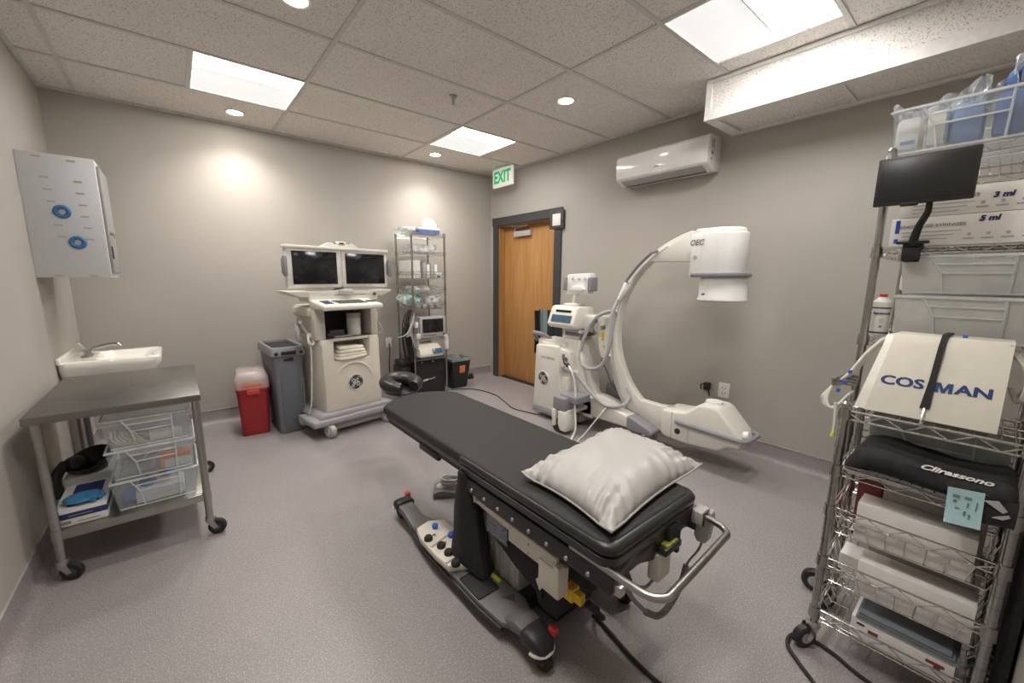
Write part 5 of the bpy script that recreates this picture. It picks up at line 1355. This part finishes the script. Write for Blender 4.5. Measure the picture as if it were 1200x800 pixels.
def front_cart():
    x0, x1, y1, y0 = -1.58, -1.305, -4.035, -4.412
    t = thing('wire_cart', 'low chrome wire cart with baskets in front of rack', 'wire cart', (-1.44, -4.22, 0))
    zs = (.885, .69, .545, .355, .15)
    for x in (x0, x1):
        for y in (y0, y1):
            p = post(t, x, y, .1, .905, .0125, zs)
            caster(p, x, y, .04, .028, 2.6 if y == y1 else 3.3, top=.105, wheelmat='black', hub='greylt', forkmat='chrome')
    for z in zs:
        bk = {.545: .095, .355: .09, .15: .055}.get(z, 0)
        link('basket' if bk else 'wire_shelf', wire_shelf(x0, x1, y0, y1, z, along='x', step=.024, basket=bk, rw=.0025, bw=.047), M['chrome'], t)
    # radio-frequency generator under its cover
    tt = thing('generator', 'cream lettered generator unit strapped on the wire cart', 'generator', (-1.44, -4.2, .89))
    def sec(ya, yb, e=0.0, z0=.893):
        return [(-1.545+e, z0), (-1.465+e, 1.112-e), (-1.43, 1.134-e), (-1.30, 1.13-e), (-1.295, z0)]
    b = nb()
    # body narrows towards the top at its left side
    S = lambda y, yt: [(-1.545, y, .893), (-1.465, yt, 1.11), (-1.435, yt, 1.134), (-1.30, yt, 1.13), (-1.295, y, .893)]
    R_ = loft(b, [S(-4.352, -4.352), S(-4.075, -4.105)])
    es = [e for e in b.edges if e.calc_face_angle(0) > .3]
    bmesh.ops.bevel(b, geom=es, offset=.006, segments=2, affect='EDGES'); link('cover', b, M['ivory'], tt)
    b = nb(); S2 = lambda y, yt: [(-1.535, y, .893), (-1.458, yt, 1.102), (-1.43, yt, 1.126), (-1.305, yt, 1.122), (-1.3, y, .893)]
    loft(b, [S2(-4.075, -4.105), S2(-4.048, -4.085)]); link('side_panel', b, M['white'], tt)
    u = Vector((.08, 0, .217)).normalized(); nrm = Vector((0, -1, 0)).cross(u)
    def face(y, s, o=.0): return Vector((-1.545, y, .893))+u*s+nrm*o
    mx = Matrix(((0, u.x, nrm.x), (-1, u.y, nrm.y), (0, u.z, nrm.z))).to_4x4()
    for word, y, al in (('COS', -4.197, 'RIGHT'), ('AN', -4.2605, 'LEFT')):
        b = nb()
        for i, (ox, oz) in enumerate(((-.0016, -.0006), (0, .0006), (.0016, -.0006), (-.0008, .0006), (.0008, 0))): text(b, word, .04, Matrix.Translation(face(y+ox, .105+oz, .0008+.00015*i)) @ mx, sx=1.24, offset=.0002, align=al)
        link('lettering', b, M['inkblue'], tt)
    w, h, k = .036, .0296, .0078
    b = nb(); prism(b, [(0, 0), (0, h), (.0105, h), (w/2, .0115), (w-.0105, h), (w, h), (w, 0), (w-k, 0), (w-k, .019), (w/2+.0035, 0), (w/2-.0035, 0), (k, .019), (k, 0)], -.0006, .0008, 'z', mx=Matrix.Translation(face(-4.2195, .105-h/2, .001)) @ mx); link('lettering', b, M['inkblue'], tt, 0)
    b = nb()
    pts = [face(-4.208, .035, .004), face(-4.212, .12, .005), face(-4.216, .225, .006), Vector((-1.438, -4.218, 1.141)), Vector((-1.32, -4.222, 1.138))]
    rings = []
    for i, p in enumerate(pts):
        w = .0105 if i == 0 else .007; d = nrm if i < 3 else Vector((0, 0, 1))
        rings.append([p+Vector((0, w, 0))-d*.003, p+Vector((0, w, 0))+d*.002, p+Vector((0, -w, 0))+d*.002, p+Vector((0, -w, 0))-d*.003])
    loft(b, rings); link('strap', b, M['fabric'], tt)
    b = nb(); tube(b, [face(-4.208, .035, .006), face(-4.207, .01, .012), face(-4.206, -.015, .014), face(-4.2, -.02, .01)], .0028, 6, smooth=4); link('hook', b, M['chrome'], tt)
    b = nb(); rnd = random.Random(12)
    for k in range(7):
        o = .008*k
        tube(b, [(-1.42+.01*k, -4.075, 1.11), (-1.46+o*.5, -4.045+.002*k, 1.06-o), (-1.5+o, -4.015-.002*k, .99-o*.3), (-1.53+o*.5, -3.985+.004*k, .95-.006*k), (-1.55+o, -3.978+.003*k, .90-.004*k), (-1.56+o*.5, -4.0, .88), (-1.52+o, -4.03, .93)], .004, 6, smooth=6)
    tube(b, [(-1.56, -4.005, .9), (-1.565, -4.01, .85), (-1.57, -4.012, .8)], .005, 6, smooth=4)
    link('cable_bundle', b, M['cable'], tt); b = nb()
    for k in range(3): tube(b, [(-1.44+.03*k, -4.355, 1.1), (-1.45+.03*k, -4.38-.006*k, 1.06), (-1.46+.03*k, -4.385, 1.0), (-1.44+.03*k, -4.375, .97), (-1.4, -4.36, 1.0)], .005, 6, smooth=5)
    link('cable_bundle', b, M['cable'], tt)
    b = nb()
    b.free()
    for p in ((-1.50, -4.02, 1.0), (-1.515, -4.012, .965), (-1.525, -4.0, .935), (-1.54, -4.03, .905), (-1.393, -4.256, 1.136), (-1.44, -4.347, 1.121)):
        b = nb(); box(b, p[0]-.006, p[0]+.006, p[1]-.005, p[1]+.005, p[2]-.006, p[2]+.006, .002); link('cable_plug', b, M['bluebtn'], tt)
    b = nb()
    for k in range(4): tube(b, [(-1.5+.01*k, -4.04, .955+.008*k), (-1.52+.01*k, -4.005, .96+.008*k), (-1.54, -3.985, .955+.006*k)], .0045, 6, smooth=4)
    link('dark_plugs', b, M['greymid'], tt)
    b = nb(); tube(b, [(-1.57, -4.012, .8), (-1.572, -4.01, .785)], .006, 8); link('lead_tip', b, M['lime'], tt)
    # black bag
    tt = thing('black_bag', 'long black cloth bag with white script on wire cart', 'bag', (-1.5, -4.22, .69))
    b = nb(); rings = []
    prof = [(-4.046, .697, .004), (-4.06, .71, .02), (-4.085, .737, .046), (-4.12, .748, .052), (-4.17, .747, .052), (-4.23, .741, .049), (-4.29, .737, .048), (-4.35, .737, .05), (-4.385, .735, .052), (-4.405, .728, .045), (-4.411, .722, .03)]
    for i, (y, zc, hh) in enumerate(prof):
        r = []
        for k in range(16):
            a = 2*PI*k/16; ca, sa = math.cos(a), math.sin(a)
            xx = -1.5+.105*(abs(ca)**.6)*(1 if ca > 0 else -1)*min(1, hh/.04+.2)
            r.append((xx+.006*math.sin(i*1.3+k), y, zc-.004+hh*(abs(sa)**.7)*(1 if sa > 0 else -1)*(.9+.1*math.sin(i*.9))+.005*math.sin(k*2.3+i*.8)))
        rings.append(r)
    loft(b, rings); bg = link('body', b, M['fabric'], tt, 60)
    b = nb(); n = 10; G = []
    for k in range(n+1):
        q = k/n; y = -4.29-.122*q
        G.append([(-1.605-.004*math.sin(q*7), y, .735), (-1.612-.003*math.sin(q*9), y, .70), (-1.61-.004*math.sin(q*5), y, .667-.006*q+.004*math.sin(q*8))])
    loft(b, [[g[0] for g in G]+[(g[0][0]+.008, g[0][1], g[0][2]) for g in G[::-1]], [g[1] for g in G]+[(g[1][0]+.008, g[1][1], g[1][2]) for g in G[::-1]], [g[2] for g in G]+[(g[2][0]+.008, g[2][1], g[2][2]) for g in G[::-1]]]); link('flap', b, M['fabric'], bg, 60)
    b = nb(); tube(b, [(-1.605, -4.06, .705), (-1.61, -4.15, .712), (-1.611, -4.25, .702), (-1.608, -4.33, .70)], .004, 6, smooth=6); link('piping', b, M['dkgrey'], bg)
    vm = bmesh.new(); mt = Matrix.Translation((-1.607, -4.295, .771)) @ Matrix.Rotation(math.radians(0), 4, 'X')
    u2 = Vector((.45, 0, .89)).normalized(); n2 = Vector((0, -1, 0)).cross(u2)
    mx2 = Matrix(((0, u2.x, n2.x), (-1, u2.y, n2.y), (0, u2.z, n2.z))).to_4x4()
    text(vm, 'Clirassono', .02, Matrix.Translation((-1.594, -4.293, .768)) @ mx2, sx=1.6, shear=.35, ext=.003, offset=.0006); link('lettering', vm, M['paper'], bg)
    b = nb(); prism(b, [(-4.354, .725), (-4.388, .704), (-4.395, .712), (-4.378, .733)], -1.6165, -1.612, 'x'); prism(b, [(-4.372, .685), (-4.398, .703), (-4.402, .697), (-4.39, .686)], -1.6165, -1.612, 'x'); link('strap_tips', b, M['greylt'], bg)
    tt = thing('paper_tag', 'pale blue printed slip hanging over the black bag', 'paper', (-1.62, -4.32, .64))
    b = nb(); n = 6; ya, yb = -4.286, -4.353
    rows = []
    for k in range(n+1):
        z = .737-.1*k/n; rows.append([(-1.616-.012*(k/n)**2, ya-.004*k/n, z), (-1.616-.012*(k/n)**2, yb-.004*k/n, z+.008), (-1.615-.012*(k/n)**2, yb-.004*k/n, z+.008), (-1.615-.012*(k/n)**2, ya-.004*k/n, z)])
    loft(b, rows); link('slip', b, M['ptag'], tt)
    b = nb()
    for k, (dy, dz, w, h) in enumerate(((.012, .015, .016, .012), (.034, .014, .016, .01), (.014, .03, .008, .01), (.04, .03, .004, .02), (.056, .022, .003, .035), (.02, .05, .01, .006), (.036, .055, .006, .018), (.046, .06, .004, .02))):
        z = .737-dz; x = -1.6175-.012*((dz+h/2)/.1)**2-.0008; box(b, x, x+.0006, ya-dy-w*.8, ya-dy, z-h*.75, z)
    link('print', b, M['tagprint'], tt)
    # smoky bag behind, on the same shelf
    clear_bin('storage_bin', -1.42, -1.315, -4.395, -4.075, .695, .845, 'smoky clear bin behind the black bag on cart', 'clear bins on the wire cart', '-x', 'cleargrey', .008, .02)
    b = nb(); box(b, -1.39, -1.33, -4.2, -4.13, .7, .82, .01); mono('tinted_pack', b, M['redpack'], 'reddish printed pack inside smoky bin on cart', 'pack')
    b = nb(); clump(b, (-1.365, -4.3, .76), .035, .06, .055, 14, .2); mono('blue_pack', b, M['glove'], 'blue pack inside smoky bin on the cart', 'pack')
    # paper roll and cartons
    b = nb(); cyl(b, (-1.46, -4.05, .655), (-1.46, -4.385, .655), .021, seg=20); cyl(b, (-1.46, -4.03, .655), (-1.46, -4.05, .655), .014, seg=14)
    for y in (-4.1, -4.33): tube(b, [(-1.46, y, .676), (-1.46, y, .688)], .004, 5)
    mono('paper_roll', b, M['card'], 'white paper roll slung below the black bag shelf', 'roll')
    b = nb(); box(b, -1.43, -1.325, -4.14, -4.075, .455, .64, .003); mono('red_carton', b, M['redpack'], 'dark red carton at left of upper basket, wire cart', 'carton')
    b = nb(); box(b, -1.56, -1.465, -4.362, -4.1, .453, .582, .002); mono('white_carton', b, M['card'], 'long white carton at front of upper basket, wire cart', 'carton', 'long cartons in the cart baskets')
    b = nb(); box(b, -1.455, -1.335, -4.375, -4.145, .453, .655, .002); mono('grey_carton', b, M['cardsh'], 'taller carton behind white one, upper basket of cart', 'carton', 'long cartons in the cart baskets')
    b = nb(); box(b, -1.56, -1.465, -4.385, -4.125, .268, .385, .002); mono('white_carton', b, M['card'], 'long white carton at front of middle basket, wire cart', 'carton', 'long cartons in the cart baskets')
    b = nb(); box(b, -1.455, -1.335, -4.385, -4.13, .268, .45, .002); mono('grey_carton', b, M['cardsh'], 'taller carton behind white one, middle basket of cart', 'carton', 'long cartons in the cart baskets')
    b = nb(); box(b, -1.46, -1.36, -4.115, -4.06, .268, .33, .003); mono('small_carton', b, M['paper'], 'small white carton at left of middle basket, wire cart', 'carton')
    tt = thing('flat_carton', 'flat white carton with red print in lowest basket', 'carton', (-1.48, -4.25, .1))
    b = nb(); box(b, -1.555, -1.38, -4.37, -4.13, .1, .178, .002); link('carton', b, M['card'], tt)
    b = nb(); box(b, -1.5562, -1.554, -4.35, -4.31, .146, .156); cyl(b, (-1.5562, -4.335, .14), (-1.554, -4.335, .14), .008, seg=12); link('red_print', b, M['redpack'], tt)
    b = nb(); box(b, -1.5562, -1.554, -4.2, -4.175, .14, .152); link('red_print', b, M['redpack'], tt)
    b = nb(); box(b, -1.5562, -1.554, -4.165, -4.145, .155, .162); link('small_print', b, M['dkgrey'], tt)
    lb = ['grey folder lying lowest on the flat carton, lowest basket', 'grey folder in middle of pile, lowest basket', 'grey folder topmost of pile, lowest basket']
    for k in range(3):
        b = nb(); box(b, -1.56, -1.36, -4.375+.008*k, -4.14-.004*k, .180+.0095*k, .187+.0095*k, .001); mono('folder', b, M['foldergrey'], lb[k], 'folder', 'folders in the lowest basket')
    b = nb(); n = 8; P = []
    for k in range(n+1):
        q = k/n; P.append((-1.56+.36*q, -4.445+.006*math.sin(6*q)))
    prism(b, P+[(x, y-.018) for x, y in P[::-1]], .06, .74, 'z', .004); mono('hanging_bag', b, M['fabric'], 'black flat bag hanging between wire cart and wall', 'bag')
    b = nb(); tube(b, [(-1.62, -4.3, .006), (-1.6, -4.18, .006), (-1.57, -4.1, .008), (-1.565, -4.03, .01), (-1.6, -3.985, .012), (-1.66, -3.99, .012), (-1.70, -4.03, .008), (-1.74, -4.08, .006), (-1.80, -4.15, .006), (-1.85, -4.25, .006)], .0065, 8, smooth=8)
    mono('floor_cable', b, M['rubber'], 'black cable looped on floor round the wire cart wheel', 'cable')
M['bluepack'] = mat('blue_packet', (.16, .25, .48), .5, var=.2, scale=25)
M['bluestripe'] = mat('blue_stripe', (.01, .06, .4), .5)
M['redpack'] = mat('dark_red_print', (.22, .045, .045), .5)
M['foldergrey'] = mat('folder_grey', (.2, .23, .25), .45)

# ------------------------------------------------------------------ camera, world, view
def camera():
    cd = bpy.data.cameras.new('camera'); cam = bpy.data.objects.new('camera', cd); COL.objects.link(cam)
    yaw, pitch, roll, f = .6840, .1681, .0063, 472.703
    c, s = math.cos(yaw), math.sin(yaw)
    fw = Vector((s, c, 0)); rt = Vector((c, -s, 0)); up = Vector((0, 0, 1))
    F = fw*math.cos(pitch)-up*math.sin(pitch); U = fw*math.sin(pitch)+up*math.cos(pitch)
    R = rt*math.cos(roll)+U*math.sin(roll); V = U*math.cos(roll)-rt*math.sin(roll)
    m = Matrix(((R.x, V.x, -F.x, -3.2362), (R.y, V.y, -F.y, -4.3168), (R.z, V.z, -F.z, 1.3060), (0, 0, 0, 1)))
    cam.matrix_world = m
    cd.sensor_width = 36; cd.lens = 36*f/1200; cd.shift_x = 5.97/1200; cd.shift_y = 4.95/1200; cd.clip_start = .02
    bpy.context.scene.camera = cam
    w = bpy.data.worlds.new('world'); bpy.context.scene.world = w; w.use_nodes = True
    w.node_tree.nodes['Background'].inputs[0].default_value = (.9, .92, 1, 1); w.node_tree.nodes['Background'].inputs[1].default_value = .05
    vs = bpy.context.scene.view_settings
    vs.view_transform = 'Standard'; vs.look = 'None'; vs.gamma = 1; vs.use_curve_mapping = False
    vs.exposure = EXPOSURE
EXPOSURE = 1.28

room(); wall_fixtures(); wall_cabinet(); sink(); steel_table(); table_contents(); bins(); monitor_cart(); back_rack(); carm(); bed(); bed_things(); tall_rack(); front_cart(); camera()
